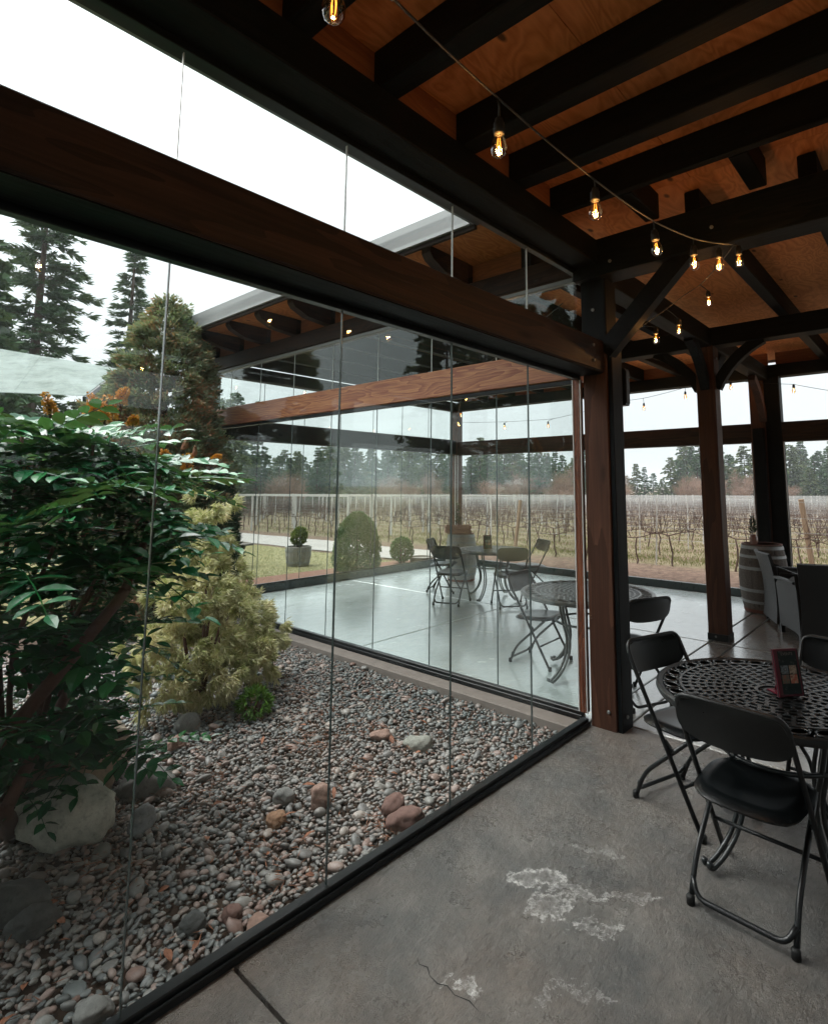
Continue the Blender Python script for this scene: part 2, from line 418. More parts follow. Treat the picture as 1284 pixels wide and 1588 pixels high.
def concrete(wet_sheen, pale=.75):
    b = NB('wet_sheen_concrete' if wet_sheen else 'stamped_concrete'); p = b.pos()
    n1 = b.noise(p, .9, 5, .6); n2 = b.noise(p, 3.4, 8, .7); n3 = b.noise(p, 38, 4, .6); n4 = b.noise(p, 11, 6, .7)
    c = b.ramp(n2, [(.3, (.1, .105, .105)), (.52, (.22, .21, .192)), (.72, (.37, .345, .31))])
    c = b.mix(b.math('MULTIPLY', b.ramp(n1, [(.44, 0), (.66, 1)]), .7), c, (.29, .215, .165))
    c = b.mix(b.math('MULTIPLY', b.ramp(n4, [(.5, 0), (.75, 1)]), .4), c, (.33, .315, .295))
    c = b.mix(b.math('MULTIPLY', b.ramp(n3, [(.45, 0), (.75, 1)]), .35), c, (.05, .05, .05))
    pit = b.noise(p, 190, 3, .7); c = b.mix(b.math('MULTIPLY', b.ramp(pit, [(.55, 0), (.7, 1)]), .5), c, (.06, .06, .058))
    if wet_sheen: c = b.mix(pale, c, (.76, .86, .85))  # whitening puts the sky's sheen on the wet floor into the base colour
    else: c = b.mix(.36, c, (.04, .045, .045))
    # white mineral bloom: contour lines of a warped noise inside a few patches
    warp = b.n('ShaderNodeTexNoise', {'Scale': 6.0, 'Detail': 8.0, 'Roughness': .7}); b.set(warp.inputs['Vector'], p)
    pw = b.n('ShaderNodeVectorMath', operation='MULTIPLY_ADD'); b.set(pw.inputs[0], warp.outputs['Color']); b.set(pw.inputs[1], (.34, .34, 0)); b.set(pw.inputs[2], p)
    tot = None
    for (cx, cy, rx, ry, ang, k) in ((-1.58, -.57, .125, .075, -40, 1.0), (-1.68, -.70, .10, .07, -60, .8), (-1.55, -.74, .12, .03, -70, .8), (-1.66, -.90, .11, .022, -65, .85), (-1.42, -.92, .12, .018, -50, .7), (-1.24, -.69, .12, .016, -75, .7), (-2.19, -.62, .022, .014, 20, 1.0), (-2.165, -.69, .035, .02, -50, 1.0), (-1.95, -.98, .10, .014, -60, .6), (-2.05, -.9, .04, .014, 0, .5)):
        mpv = b.mapping(pw.outputs[0], (1, 1, 1), (0, 0, 0)); 
        s = b.n('ShaderNodeVectorMath', operation='SUBTRACT'); b.set(s.inputs[0], mpv); b.set(s.inputs[1], (cx+.17, cy+.17, 0))
        ro = b.n('ShaderNodeVectorRotate', rotation_type='Z_AXIS'); b.set(ro.inputs['Vector'], s.outputs[0]); b.set(ro.inputs['Angle'], -rad(ang))
        sc_ = b.mapping(ro.outputs[0], (1/rx, 1/ry, 0))
        ln = b.n('ShaderNodeVectorMath', operation='LENGTH'); b.set(ln.inputs[0], sc_)
        ring = b.ramp(ln.outputs['Value'], [(.25, .16), (.62, .4), (.84, .95), (.93, .8), (1.0, 0)])
        ring = b.math('MULTIPLY', ring, k)
        tot = ring if tot is None else b.math('MAXIMUM', tot, ring)
    brk = b.ramp(b.noise(p, 42, 8, .85), [(.42, 0), (.58, 1)])
    bloom = b.math('MULTIPLY', b.math('MULTIPLY', tot, brk), 1.0)
    c = b.mix(bloom, c, (.78, .78, .76))
    slate = b.n('ShaderNodeTexNoise', {'Scale': 3.6, 'Detail': 10.0, 'Roughness': .66, 'Distortion': .15}); b.set(slate.inputs['Vector'], b.mapping(p, (1, 1.7, 1), (0, 0, 0), (0, 0, .5)))
    h = b.math('ADD', b.math('ADD', slate.outputs[0], b.math('MULTIPLY', n4, .25)), b.math('MULTIPLY', pit, .04 if wet_sheen else .12))
    nr = b.noise(p, 2.2, 6, .65)
    ro = b.ramp(nr, [(.3, .12), (.7, .30)] if wet_sheen else [(.3, .17), (.66, .42)])
    ro = b.math('ADD', ro, b.math('MULTIPLY', bloom, .3))
    return b.end(b.principled(c, ro, b.bump(h, .55 if wet_sheen else 1.0, .018 if wet_sheen else .045), 0, 1.0 if wet_sheen else .5, 1.0 if wet_sheen else .15, .16))
M['concrete'] = concrete(False); M['wet_sheen'] = concrete(True); M['damp'] = concrete(True, .2)


def stone_mat():
    b = NB('river_stone'); o = b.obj(); p = b.pos()
    r = b.math('FRACT', b.math('ADD', b.irand(), b.math('MULTIPLY', b.orand(), 7.31)))
    c = b.ramp(r, [(0, (.06, .08, .086)), (.16, (.19, .215, .215)), (.3, (.095, .125, .126)), (.46, (.28, .285, .265)), (.58, (.13, .158, .158)), (.68, (.33, .25, .215)), (.78, (.21, .125, .1)), (.9, (.4, .37, .33)), (1, (.075, .1, .106))])
    pb = b.n('ShaderNodeVectorMath', operation='MULTIPLY'); b.set(pb.inputs[0], p); b.set(pb.inputs[1], (1, 1, 1))
    n = b.noise(p, 45, 5, .65)
    c = b.mix(b.math('MULTIPLY', b.ramp(n, [(.35, 0), (.7, 1)]), .4), c, (.06, .06, .058))
    # drifts of redder, dustier stones across the bed
    zone = b.ramp(b.noise(p, .55, 2), [(.4, 0), (.62, 1)])
    c = b.mix(b.math('MULTIPLY', zone, .25), c, (.36, .28, .24))
    return b.end(b.principled(c, .42, b.bump(b.noise(p, 120, 4, .7), .45, .003), 0, .5))
M['stone'] = stone_mat()
def boulder_mat(name, a, c_):
    b = NB(name); o = b.obj(); n = b.noise(o, 9, 7, .7)
    c = b.mix(b.ramp(n, [(.3, 0), (.7, 1)]), a, c_)
    c = b.mix(b.math('MULTIPLY', b.ramp(b.noise(o, 40, 4, .7), [(.5, 0), (.7, 1)]), .5), c, tuple(x*.4 for x in a))
    return b.end(b.principled(c, .8, b.bump(n, .5, .01), 0, .3))

def wicker_mat():
    b = NB('dark_wicker'); o = b.obj()
    sx = b.n('ShaderNodeSeparateXYZ'); b.set(sx.inputs[0], o)
    u = b.math('ADD', sx.outputs[0], sx.outputs[1])
    a = b.math('SINE', b.math('MULTIPLY', sx.outputs[2], 520.0)); c = b.math('SINE', b.math('MULTIPLY', u, 420.0))
    h = b.math('MULTIPLY', a, c)
    col = b.ramp(b.math('MULTIPLY_ADD', h, .5, .5), [(0, (.006, .008, .009)), (1, (.028, .032, .034))])
    return b.end(b.principled(col, .4, b.bump(h, .5, .004), 0, .5))
M['wicker'] = wicker_mat()

def ground_mat():
    b = NB('field_ground'); p = b.pos(); s = b.n('ShaderNodeSeparateXYZ'); b.set(s.inputs[0], p)
    n = b.noise(p, .9, 6, .7); nf = b.noise(p, 9, 5, .7)
    grass = b.ramp(nf, [(.3, (.07, .066, .035)), (.5, (.15, .12, .072)), (.75, (.25, .2, .135))])
    soil = b.ramp(nf, [(.3, (.07, .043, .033)), (.7, (.2, .135, .1))])
    # vineyard: soil strip under every row (rows run along y, 2.3 m apart from x = 8.6)
    ph = b.math('FRACT', b.math('DIVIDE', b.math('SUBTRACT', b.math('ADD', s.outputs[0], b.math('MULTIPLY', n, .9)), 8.6), 2.0))
    row = b.math('ABSOLUTE', b.math('SUBTRACT', ph, .5))
    rowm = b.ramp(row, [(.22, 0), (.36, 1)])
    far = b.math('MULTIPLY', rowm, .85)
    c = b.mix(far, grass, soil)
    c = b.mix(b.ramp(n, [(.58, 0), (.72, 1)]), c, soil)
    # bare strip beside the patio
    edge = b.ramp(b.math('ADD', s.outputs[0], b.math('MULTIPLY', n, 1.6)), [(.0, 1), (1.0, 1)])
    near = b.math('LESS_THAN', b.math('ADD', s.outputs[0], b.math('MULTIPLY', n, 1.5)), 8.6)
    lawn = b.math('LESS_THAN', s.outputs[0], 5.3)
    c = b.mix(near, c, soil)
    lg = b.ramp(nf, [(.3, (.12, .115, .05)), (.6, (.26, .23, .12)), (.8, (.36, .31, .2))])
    c = b.mix(lawn, c, lg)
    return b.end(b.principled(c, .95, b.bump(b.math('ADD', nf, b.math('MULTIPLY', b.noise(p, 40, 4), .5)), .9, .05), 0, .15))
M['ground'] = ground_mat()
M['path'] = plain('pale_gravel_path', (.29, .265, .245), .95, 0, .2, 3, .6, .2)
M['bark'] = plain('red_bark_mulch', (.17, .085, .06), .95, 0, .5, 18, 1.0, .2)

M['mahonia'] = leaf_mat('glossy_dark_leaf', [(.005, .036, .02), (.01, .1, .042), (.015, .17, .055), (.05, .22, .05)], .26, .16, 2.5, .5, .4)
M['mstem'] = plain('reddish_bark', (.1, .045, .03), .8, 0, .4, 20, .8)
M['flower'] = leaf_mat('orange_flower', [(.4, .14, .015), (.6, .25, .03), (.62, .33, .06)], .6, .2, 5)
M['gold'] = leaf_mat('variegated_leaf', [(.14, .22, .07), (.4, .44, .18), (.66, .63, .35), (.84, .78, .53), (.64, .5, .28)], .5, .3, 5.0, .3, .45)
M['thuja'] = leaf_mat('cedar_spray', [(.08, .14, .08), (.14, .2, .12), (.2, .25, .15), (.24, .22, .13), (.42, .2, .12), (.5, .2, .11)], .6, .3, 2.6, .3, .6)
M['yew'] = leaf_mat('dark_conifer_needles', [(.012, .035, .022), (.025, .055, .03), (.04, .075, .035)], .55, .1, 4, .3, .5)
M['box'] = leaf_mat('clipped_green_leaf', [(.03, .09, .025), (.055, .14, .035), (.1, .19, .05)], .5, .2, 6, .35, .45)
M['bush'] = leaf_mat('yellow_green_leaf', [(.06, .11, .025), (.15, .2, .04), (.26, .28, .07)], .5, .25, 6)
M['bright'] = leaf_mat('fresh_green_leaf', [(.06, .16, .02), (.12, .26, .03)], .5, .3, 6)
M['needle'] = leaf_mat('fir_needles', [(.028, .06, .032), (.052, .098, .046), (.09, .14, .066)], .7, .1, .35, .2, .5)
M['needle2'] = leaf_mat('olive_needles', [(.055, .085, .038), (.1, .13, .055), (.15, .17, .08)], .7, .1, .35, .2, .5)
M['twig'] = leaf_mat('bare_red_twigs', [(.17, .105, .085), (.28, .18, .14), (.36, .25, .2)], .9, .1, .3, .1, .5)
M['bark2'] = plain('grey_brown_bark', (.07, .05, .038), .9, 0, .35, 5, .8, .2)
M['vine'] = plain('old_vine_bark', (.1, .066, .054), .95, 0, .4, 30, .6, .2)
M['grass'] = leaf_mat('grass_blade', [(.07, .095, .03), (.145, .14, .055), (.24, .2, .115)], .8, .3, .8, .2, .5)
M['palepost'] = plain('pale_weathered_post', (.46, .44, .41), .85, 0, .2, 9, .3)
M['tanpost'] = wood('tan_timber_post', (.2, .13, .08), (.36, .26, .17), .8, 30, .3)
M['wire'] = plain('galvanised_wire', (.17, .165, .155), .4, .6, .1, 20, .0)
M['stave'] = wood('grey_oak_stave', (.09, .075, .065), (.24, .21, .185), .75, 40, .3)
M['palestave'] = wood('pale_grey_staves', (.26, .25, .23), (.48, .46, .43), .8, 30, .3)
M['hoop'] = plain('galvanised_hoop', (.28, .29, .29), .5, .6, .3, 30, .15)
M['rust'] = plain('rusty_red_hoop', (.16, .055, .035), .7, .2, .3, 30, .2)
M['cratewood'] = wood('pinkish_crate_pine', (.3, .16, .11), (.5, .31, .22), .7, 40, .2)
M['burg'] = plain('burgundy_leatherette', (.11, .008, .022), .4, 0, .2, 60, .1)
M['print'] = plain('dark_teal_print', (.016, .028, .03), .25, 0, .15, 40, .0)
M['rubber'] = plain('black_rubber', (.007, .008, .008), .6, 0, .2, 40, .05)
M['cable'] = plain('black_cable', (.006, .008, .008), .5, 0, .2, 40, .02)

# ================================================================== GROUND
def gz(x, y):
    d = (x-CAM.x)*math.cos(YAW) + (y-CAM.y)*math.sin(YAW)
    return -.03 - .0137*min(max(0.0, d-11), 100)
def axis_vals(lo, flo, fhi, hi, st):
    a = list(np.arange(flo, fhi+1e-6, st)); x, s = fhi, st
    while x < hi: s *= 1.35; x += s; a.append(min(x, hi))
    x, s = flo, st
    while x > lo: s *= 1.35; x -= s; a.insert(0, max(x, lo))
    return a
HX0, HX1, HY0, HY1 = -7.0, 5.76, -6.75, 6.22      # footprint of pavilion and courtyard
xs = axis_vals(-1500, -10, 20, 1500, 1.0); ys = axis_vals(-1500, -10, 24, 1500, 1.0)
xs = sorted(set(xs+[HX0, HX0-.01, HX1, HX1+.01])); ys = sorted(set(ys+[HY0, HY0-.01, HY1, HY1+.01]))
gv = []; gf = []
for y in ys:
    for x in xs:
        ins = HX0 <= x <= HX1 and HY0 <= y <= HY1
        bumpz = 0 if ins or abs(x) > 60 or abs(y) > 60 else .03*math.sin(x*1.7+y*.9)*math.sin(y*1.3-x*.4)
        gv.append((x, y, -.2 if ins else gz(x, y)+min(0, bumpz)))
nx_ = len(xs)
for j in range(len(ys)-1):
    for i in range(nx_-1): a = j*nx_+i; gf.append((a, a+1, a+nx_+1, a+nx_))
tag(link('ground', np_mesh('ground', gv, gf, True), M['ground']), kind='structure')

# pale path between lawn and vineyard, bark strip at the patio edge
def strip(name, x0, x1, y0, y1, dz, mat, n=30):
    v = []; f = []; r2 = np.random.default_rng(3)
    for i in range(n+1):
        y = y0+(y1-y0)*i/n
        for k, x in enumerate((x0+r2.uniform(-.08, .08), (x0+x1)/2, x1+r2.uniform(-.1, .1))): v.append((x, y, gz(x, y)+dz))
    for i in range(n):
        for k in range(2): a = i*3+k; f.append((a, a+1, a+4, a+3))
    return tag(link(name, np_mesh(name, v, f), mat), kind='structure')
strip('path', 5.5, 7.5, 6.9, 60, .012, M['path'], 60)
strip('bark_bed', -.8, 5.45, 6.24, 7.5, .02, M['bark'], 6)

# ------------------------------------------------------------------ patio slabs
floor = empty('patio_floor', (0, 0, 0), kind='structure')
MB().box((-.62, -3.3, -.12), (12.75, 6.9, .1)).build('slab_base', M['curb'], floor)
MB().box((2.89, 3.18, -.12), (5.75, 6.06, .1)).build('slab_base', M['curb'], floor)
jx = [-6.98, -5.2, -2.635, .14, 2.72, 5.74]; jy = [-6.74, -3.05, -.215]
g = .007
def slab(x0, x1, y0, y1):
    c = ((x0+x1)/2, (y0+y1)/2, -.035)
    ch = .006; sx, sy = (x1-x0)/2-g, (y1-y0)/2-g
    vs = [(c[0]+a*(sx-e), c[1]+d*(sy-e), z) for z, e in ((-.07, 0), (-ch, 0), (0, ch)) for a, d in ((-1, -1), (1, -1), (1, 1), (-1, 1))]
    fs = [(3, 2, 1, 0), (8, 9, 10, 11)] + [(k*4+i, k*4+(i+1) % 4, k*4+4+(i+1) % 4, k*4+4+i) for k in range(2) for i in range(4)]
    MB().add(vs, fs).build('slab', M['concrete'] if x0 < -.05 else (M['damp'] if y0 < -.1 else M['wet_sheen']), floor)
for i in range(5):
    for j in range(2): slab(jx[i], jx[i+1], jy[j], (.0 if (j == 1 and jx[i] < .1) else jy[j+1]))
    if jx[i] >= .1: slab(jx[i], jx[i+1], -.215, .02)
for x0, x1 in ((.01, 2.72), (2.72, 5.74)):
    for y0, y1 in ((.02, 2.68), (2.68, 6.2)): slab(x0, x1, y0, y1)
# hairline crack across the near slab
def ribbon(pts, wid, z):
    v = []; f = []
    for i, p in enumerate(pts):
        q = pts[min(i+1, len(pts)-1)]; r_ = pts[max(i-1, 0)]; d = Vector((q[0]-r_[0], q[1]-r_[1])).normalized(); n_ = Vector((-d.y, d.x))
        ww = wid*(.4+1.2*random.random())*(0.2 if i in (0, len(pts)-1) else 1)
        v += [(p[0]+n_.x*ww, p[1]+n_.y*ww, z), (p[0]-n_.x*ww, p[1]-n_.y*ww, z)]
    for i in range(len(pts)-1): a = 2*i; f.append((a, a+1, a+3, a+2))
    return MB().add(v, f)
cp = [(-2.20, -.475), (-2.215, -.50), (-2.205, -.53), (-2.225, -.56), (-2.23, -.60), (-2.215, -.63), (-2.225, -.67), (-2.21, -.72), (-2.22, -.77)]
ribbon(cp, .0022, .0012).build('crack', M['rubber'], floor)
ribbon([(-1.15, -.36), (-1.19, -.42), (-1.2, -.5)], .0018, .0012).build('crack', M['rubber'], floor)

# ================================================================== PAVILION
PV = empty('timber_pavilion', (0, 0, 0), label='dark timber pavilion with glass walls wrapped around the pebble courtyard', cat='pavilion')
T = M['timber']
ZP0, ZP1, ZR, ZC = 3.27, 3.455, 3.455, 3.655        # plate bottom/top, rafter bottom, ceiling
XW = -6.95
# posts
def post(x, y, z1, mat=T, s=.2, z0=0.0):
    o = beam('post', (x, y, z0), (x, y, z1), s, s, mat, PV, .008); return o
beam('post', (.055, -.12, 0), (.055, -.12, 2.69), .17, .19, M['post'], PV, .006, upv=(0, 1, 0))
beam('post', (.058, -.12, 2.695), (.058, -.12, 3.2), .175, .2, T, PV, .006, upv=(0, 1, 0))
beam('cover_board', (.065, -.235, 0), (.065, -.235, 2.72), .165, .034, T, PV, .004, upv=(0, 1, 0))
beam('corner_trim', (-.012, .03, .075), (-.012, .03, 2.44), .055, .05, M['trim'], PV, .003, upv=(0, 1, 0))
beam('silicone_strip', (-.036, -.001, .075), (-.036, -.001, 2.44), .010, .010, M['whiteseal'], PV, .002)
beam('silicone_strip', (-.036, .062, .075), (-.036, .062, 2.44), .010, .010, M['whiteseal'], PV, .002)
q = post(2.93, -.04, 3.24, M['post'], .2, .0)
MB().box((2.93, -.04, .035), (.212, .212, .07)).build('post_shoe', M['metal'], PV)
post(5.62, .04, 3.27, M['post'], .2); beam('post', (5.44, .02, 0), (5.44, .02, 2.5), .1, .15, T, PV, .006)
post(5.64, 6.1, 3.27, M['post'], .2)
beam('post', (5.625, -.165, 0), (5.625, -.165, 3.27), .19, .205, T, PV, .008, upv=(0, 1, 0))
post(.1, 6.1, 3.27, T, .2)
for (x, y) in ((0.03, -3.3), (2.93, -3.3), (5.62, -3.3), (.03, -6.5), (2.93, -6.5), (5.62, -6.5), (-3.5, -6.5), (-6.85, -6.5), (-6.85, -.1), (-6.85, -3.3)):
    post(x, y, 3.27, T)
# plates (eave beams)
beam('plate', (XW, -.1, 3.362), (-.105, -.1, 3.362), .2, .184, T, PV)
beam('plate', (.1, 0.0, 3.362), (.1, 6.2, 3.362), .2, .184, M['header'], PV)
beam('plate', (.205, 6.1, 3.362), (5.535, 6.1, 3.362), .2, .184, T, PV)
beam('plate', (5.64, -6.6, 3.362), (5.64, 6.2, 3.362), .2, .184, T, PV)
beam('plate', (XW, -6.5, 3.362), (5.535, -6.5, 3.362), .2, .184, T, PV)
# cross beams
beam('cross_beam', (0.0, -6.39, 3.315), (0.0, -.0, 3.315), .21, .28, T, PV)
beam('cross_beam', (2.93, -6.39, 3.335), (2.93, 5.99, 3.335), .2, .21, T, PV)
beam('tie_beam', (.11, -.04, 3.33), (2.825, -.04, 3.33), .17, .21, T, PV)
beam('tie_beam', (3.035, -.04, 3.33), (5.535, -.04, 3.33), .17, .21, T, PV)
beam('tie_beam', (3.035, -3.3, 3.33), (5.535, -3.3, 3.33), .17, .21, T, PV)
beam('tie_beam', (-3.5, -6.39, 3.315), (-3.5, -.205, 3.315), .2, .26, T, PV) if False else None
# headers
beam('header_beam', (XW, -.09, 2.585), (-.035, -.09, 2.585), .22, .232, M['header'], PV, .008)
beam('under_board', (XW, -.095, 2.4655), (-.035, -.095, 2.4655), .19, .006, T, PV, .001)
beam('header_beam', (.1, .06, 2.582), (.1, 5.99, 2.582), .2, .25, M['amber'], PV, .008)
beam('header_beam', (.205, 6.1, 2.47), (5.535, 6.1, 2.47), .18, .29, T, PV, .008)
beam('header_beam', (5.64, .145, 2.445), (5.64, 5.995, 2.445), .18, .29, M['header'], PV, .008)
beam('header_beam', (5.64, -6.39, 2.445), (5.64, -.065, 2.445), .18, .29, M['header'], PV, .008)
beam('header_beam', (XW, -6.5, 2.585), (5.535, -6.5, 2.585), .2, .25, T, PV, .008)
# near roof rafters run across the pavilion; far roof rafters run along it
rx = [-.61, -1.08, -1.57, -2.15, -2.63]+[-3.15-.525*i for i in range(8)]
for i, x in enumerate(rx):
    wd = .05 if i == 0 else .115
    beam('rafter', (x, -6.6, ZR+.1), (x, .0, ZR+.1), wd, .2, T, PV)
for i in range(len(rx)-1):
    beam('blocking', (rx[i+1]+.06, -.13, ZR+.098), (rx[i]-.06, -.13, ZR+.098), .04, .19, M['block'], PV, .003)
for (x0, x1, y) in ((-.56, -.11, -.62), (-.56, -.11, -1.28), (-.56, -.11, -1.95), (-.56, -.11, -2.6), (-.56, -.11, -3.3)):
    beam('rafter', (x0, y, ZR+.1), (x1, y, ZR+.1), .1, .18, T, PV)
ry = [-6.25+.675*i for i in range(19)]
for y in ry:
    if abs(y) < .18: continue
    x0 = .02
    if y > .75:
        tl = MB().prism([(-.5, ZC), (0, ZC), (0, ZR+.002), (-.3, ZR+.03), (-.46, ZR+.1), (-.5, ZR+.15)], .1, 1, -.05).build('rafter_tail', M['header'], PV); tl.location = (.018, y, 0)
    beam('rafter', (x0, y, ZR+.1), (6.2, y, ZR+.1), .1, .2, T, PV)
for i in range(len(ry)-1):
    beam('blocking', (5.64, ry[i]+.053, ZR+.098), (5.64, ry[i+1]-.053, ZR+.098), .04, .19, M['block'], PV, .003)
    if ry[i] > .1: beam('blocking', (.1, ry[i]+.053, ZR+.098), (.1, ry[i+1]-.053, ZR+.098), .04, .19, M['block'], PV, .003)
# plywood ceiling, sheet by sheet, and the roof above with its metal edge
def sheets(x0, x1, y0, y1, sx, sy, nm='plywood_sheet'):
    x = x0
    while x < x1-.01:
        xe = min(x+sx, x1); y = y0
        while y < y1-.01:
            ye = min(y+sy, y1)
            MB().box((0, 0, 0), (xe-x-.004, ye-y-.004, .015)).build(nm, M['ply'], PV).location = ((x+xe)/2, (y+ye)/2, ZC+.009)
            y = ye
        x = xe
sheets(-7.4, -.15, -7.0, .55, 2.44, 1.22)
sheets(-.15, 6.2, -7.0, .55, 1.22, 2.44)
sheets(-.555, 6.2, .55, 6.6, 1.22, 2.44)
MB().prism([(-7.45, -7.05), (6.25, -7.05), (6.25, 6.65), (-.6, 6.65), (-.6, .6), (-7.45, .6)], .1, 2, ZC+.018).build('roof_deck', M['fascia'], PV)
def fascia(p0, p1): beam('fascia', p0, p1, .03, .2, M['fascia'], PV, .003); 
fascia((-7.45, .585, 3.74), (-.575, .585, 3.74)); fascia((-.585, .605, 3.74), (-.585, 6.66, 3.74)); fascia((-.57, 6.645, 3.72), (6.24, 6.645, 3.72)); fascia((6.235, -7.05, 3.72), (6.235, 6.63, 3.72))
MB().box((-4.0, .335, 3.63), (6.86, .44, .016), None, .002).build('soffit', M['metal'], PV); beam('wall_board', (XW, .06, 3.455), (-.1, .06, 3.455), .03, .34, M['metal'], PV); beam('fascia_board', (-.555, .575, 3.63), (-.555, 6.62, 3.63), .03, .05, M['header'], PV)
# knee braces
def brace(p, d, upv, L=.62, curved=True, mat=T, z=3.2, s=.11):
    """from a post at p (low end) rising along d to a beam at height z"""
    p = Vector(p); d = Vector(d)
    pts = []
    for i in range(9):
        t = i/8
        a = t*math.pi/2
        if curved:
            k = .45; lin = Vector((0, 0, 1))*(L*t) + d*(L*t); arc = d*(L*(1-math.cos(a))) + Vector((0, 0, 1))*(L*math.sin(a))
            pts.append(p+lin*(1-k)+arc*k)
        else: pts.append(p+d*L*t+Vector((0, 0, L*t)))
    return arcbeam('knee_brace', pts, .09, s, mat, PV, upv)
brace((.0, -.2, 2.62), (0, -1, 0), (1, 0, 0), .62, False, s=.13)
brace((0.0, -3.2, 2.62), (0, 1, 0), (1, 0, 0), .62, False, s=.13)
brace((2.93, -.13, 2.75), (0, -1, 0), (1, 0, 0), .5); brace((2.93, .05, 2.75), (0, 1, 0), (1, 0, 0), .5)
brace((2.84, -.04, 2.75), (-1, 0, 0), (0, 1, 0), .5); brace((3.02, -.04, 2.75), (1, 0, 0), (0, 1, 0), .5)
brace((5.53, -.04, 2.62), (-1, 0, 0), (0, 1, 0), .58, True, M['post'])


_bm = MB().lathe([(0, 0), (.013, 0), (.013, .007), (.009, .010), (0, .010)], 6).mesh('bolt'); _bm.materials.append(M['bronze'])
def bolt(p, ax):
    o = bpy.data.objects.new('bolt', _bm); C.objects.link(o); o.parent = PV; o.location = p; o.rotation_euler = Vector(ax).to_track_quat('Z', 'Y').to_euler()
for p, ax in (((-.031, -.12, 2.95), (-1, 0, 0)), ((-.031, -.16, .12), (-1, 0, 0)), ((.05, -.2525, .09), (0, -1, 0)), ((-.2, -.2005, 2.53), (0, -1, 0)), ((-.2, -.2005, 2.64), (0, -1, 0)), ((2.829, -.02, .04), (-1, 0, 0)), ((2.9, -.147, .04), (0, -1, 0)), ((.06, -.221, 2.8), (0, -1, 0)), ((-.105, -1.0, 3.3), (-1, 0, 0)), ((-.105, -.3, 3.26), (-1, 0, 0)), ((2.93, -.141, 3.1), (0, -1, 0))): bolt(p, ax)
# glass walls: a rail on the floor, a channel under the beam, panes and clear joints as sub-parts
PW = .757
def glass_wall(axis, c, start, stop, joints, zl0, zl1, zu0, zu1, rail_h, rail_w, railmat, chan, gm='glass'):
    def P(t, off, z): return (t, c+off, z) if axis == 0 else (c+off, t, z)
    mb = MB()
    mb.bar(P(start, 0, rail_h/2), P(stop, 0, rail_h/2), rail_w, rail_h, .004)
    wl = mb.build('glass_wall', railmat, PV)
    # stepped lip of the rail
    MB().bar(P(start, -rail_w*.62, rail_h*.3), P(stop, -rail_w*.62, rail_h*.3), rail_w*.3, rail_h*.6, .003).build('rail_lip', railmat, wl)
    ed = sorted([start]+[j for j in joints if start+.05 < j < stop-.05]+[stop])
    for (z0, z1, upper) in ((zl0, zl1, False), (zu0, zu1, True)):
        if z1-z0 < .05: continue
        MB().bar(P(start, 0, z1+.016), P(stop, 0, z1+.016), .045, .034, .003).build('head_channel', chan[1] if upper else chan[0], wl)
        for a, b_ in zip(ed[:-1], ed[1:]):
            MB().bar(P(a+.004, 0, (z0+z1)/2), P(b_-.004, 0, (z0+z1)/2), .011, z1-z0).build('glass_pane', M[gm], wl)
        for j in ed[1:-1]:
            MB().bar(P(j, 0, z0), P(j, 0, z1), .003, .0116).build('joint_seal', M['seal_lit' if upper else 'seal'], wl)
    return wl
W1 = glass_wall(0, .012, XW, -.045, [-.716-PW*k for k in range(9)], .04, 2.435, 2.705, 3.24, .046, .05, M['metal'], (M['metal'], M['metal']))
W2 = glass_wall(1, .03, .065, 6.0, [.065+PW*k for k in range(1, 8)], .07, 2.42, 2.71, 3.225, .06, .05, M['metal'], (M['metal'], M['bronze']), 'glass2')
MB().bar((-.085, .02, -.045), (-.085, 6.2, -.045), .15, .1, .008).build('footing', M['curb'], PV)
# outer walls of the far patio: boxed kerb pieces, then panes
def kerb(p0, p1, n):
    p0, p1 = Vector(p0), Vector(p1)
    for i in range(n):
        a = p0.lerp(p1, i/n); b_ = p0.lerp(p1, (i+1)/n); d = (b_-a).normalized()*.003
        beam('kerb_rail', a+d, b_-d, .08, .12, M['kerbm'], PV, .004)
M['kerbm'] = plain('dark_green_rail_metal', (.014, .024, .022), .3, 0, .25, 20, .05)
kerb((.21, 6.1, .06), (5.53, 6.1, .06), 4); kerb((5.64, 5.99, .06), (5.64, .15, .06), 5); kerb((5.64, -.27, .06), (5.64, -6.4, .06), 5)
def outer(axis, c, start, stop, joints, z0, z1, name='glass_wall'):
    def P(t, z): return (t, c, z) if axis == 0 else (c, t, z)
    wl = MB().bar(P(start, z0+.008), P(stop, z0+.008), .03, .016).build(name, M['metal'], PV)
    ed = sorted([start]+[j for j in joints if start+.05 < j < stop-.05]+[stop])
    for a, b_ in zip(ed[:-1], ed[1:]):
        MB().bar(P(a+.004, (z0+z1)/2+.01), P(b_-.004, (z0+z1)/2+.01), .011, z1-z0-.02).build('glass_pane', M['glass'], wl)
    for j in ed[1:-1]: MB().bar(P(j, z0+.02), P(j, z1), .0045, .0125).build('joint_seal', M['seal'], wl)
outer(0, 6.1, .21, 5.53, [.21+PW*k for k in range(1, 8)], .12, 2.32)
outer(0, 6.1, .21, 5.53, [.21+PW*k for k in range(1, 8)], 2.62, 3.26)
beam('silicone_strip', (5.56, 5.985, .13), (5.56, 5.985, 2.31), .014, .014, M['whiteseal'], PV, .002)
beam('silicone_strip', (5.525, 6.02, .13), (5.525, 6.02, 2.31), .014, .014, M['whiteseal'], PV, .002)
outer(1, 5.64, .15, 5.99, [.15+.9*k for k in range(1, 7)], .12, 2.3) if False else None
beam('silicone_strip', (5.56, -.275, .13), (5.56, -.275, 2.31), .014, .014, M['whiteseal'], PV, .002)
beam('silicone_strip', (5.56, .15, .13), (5.56, .15, 2.31), .014, .014, M['whiteseal'], PV, .002)

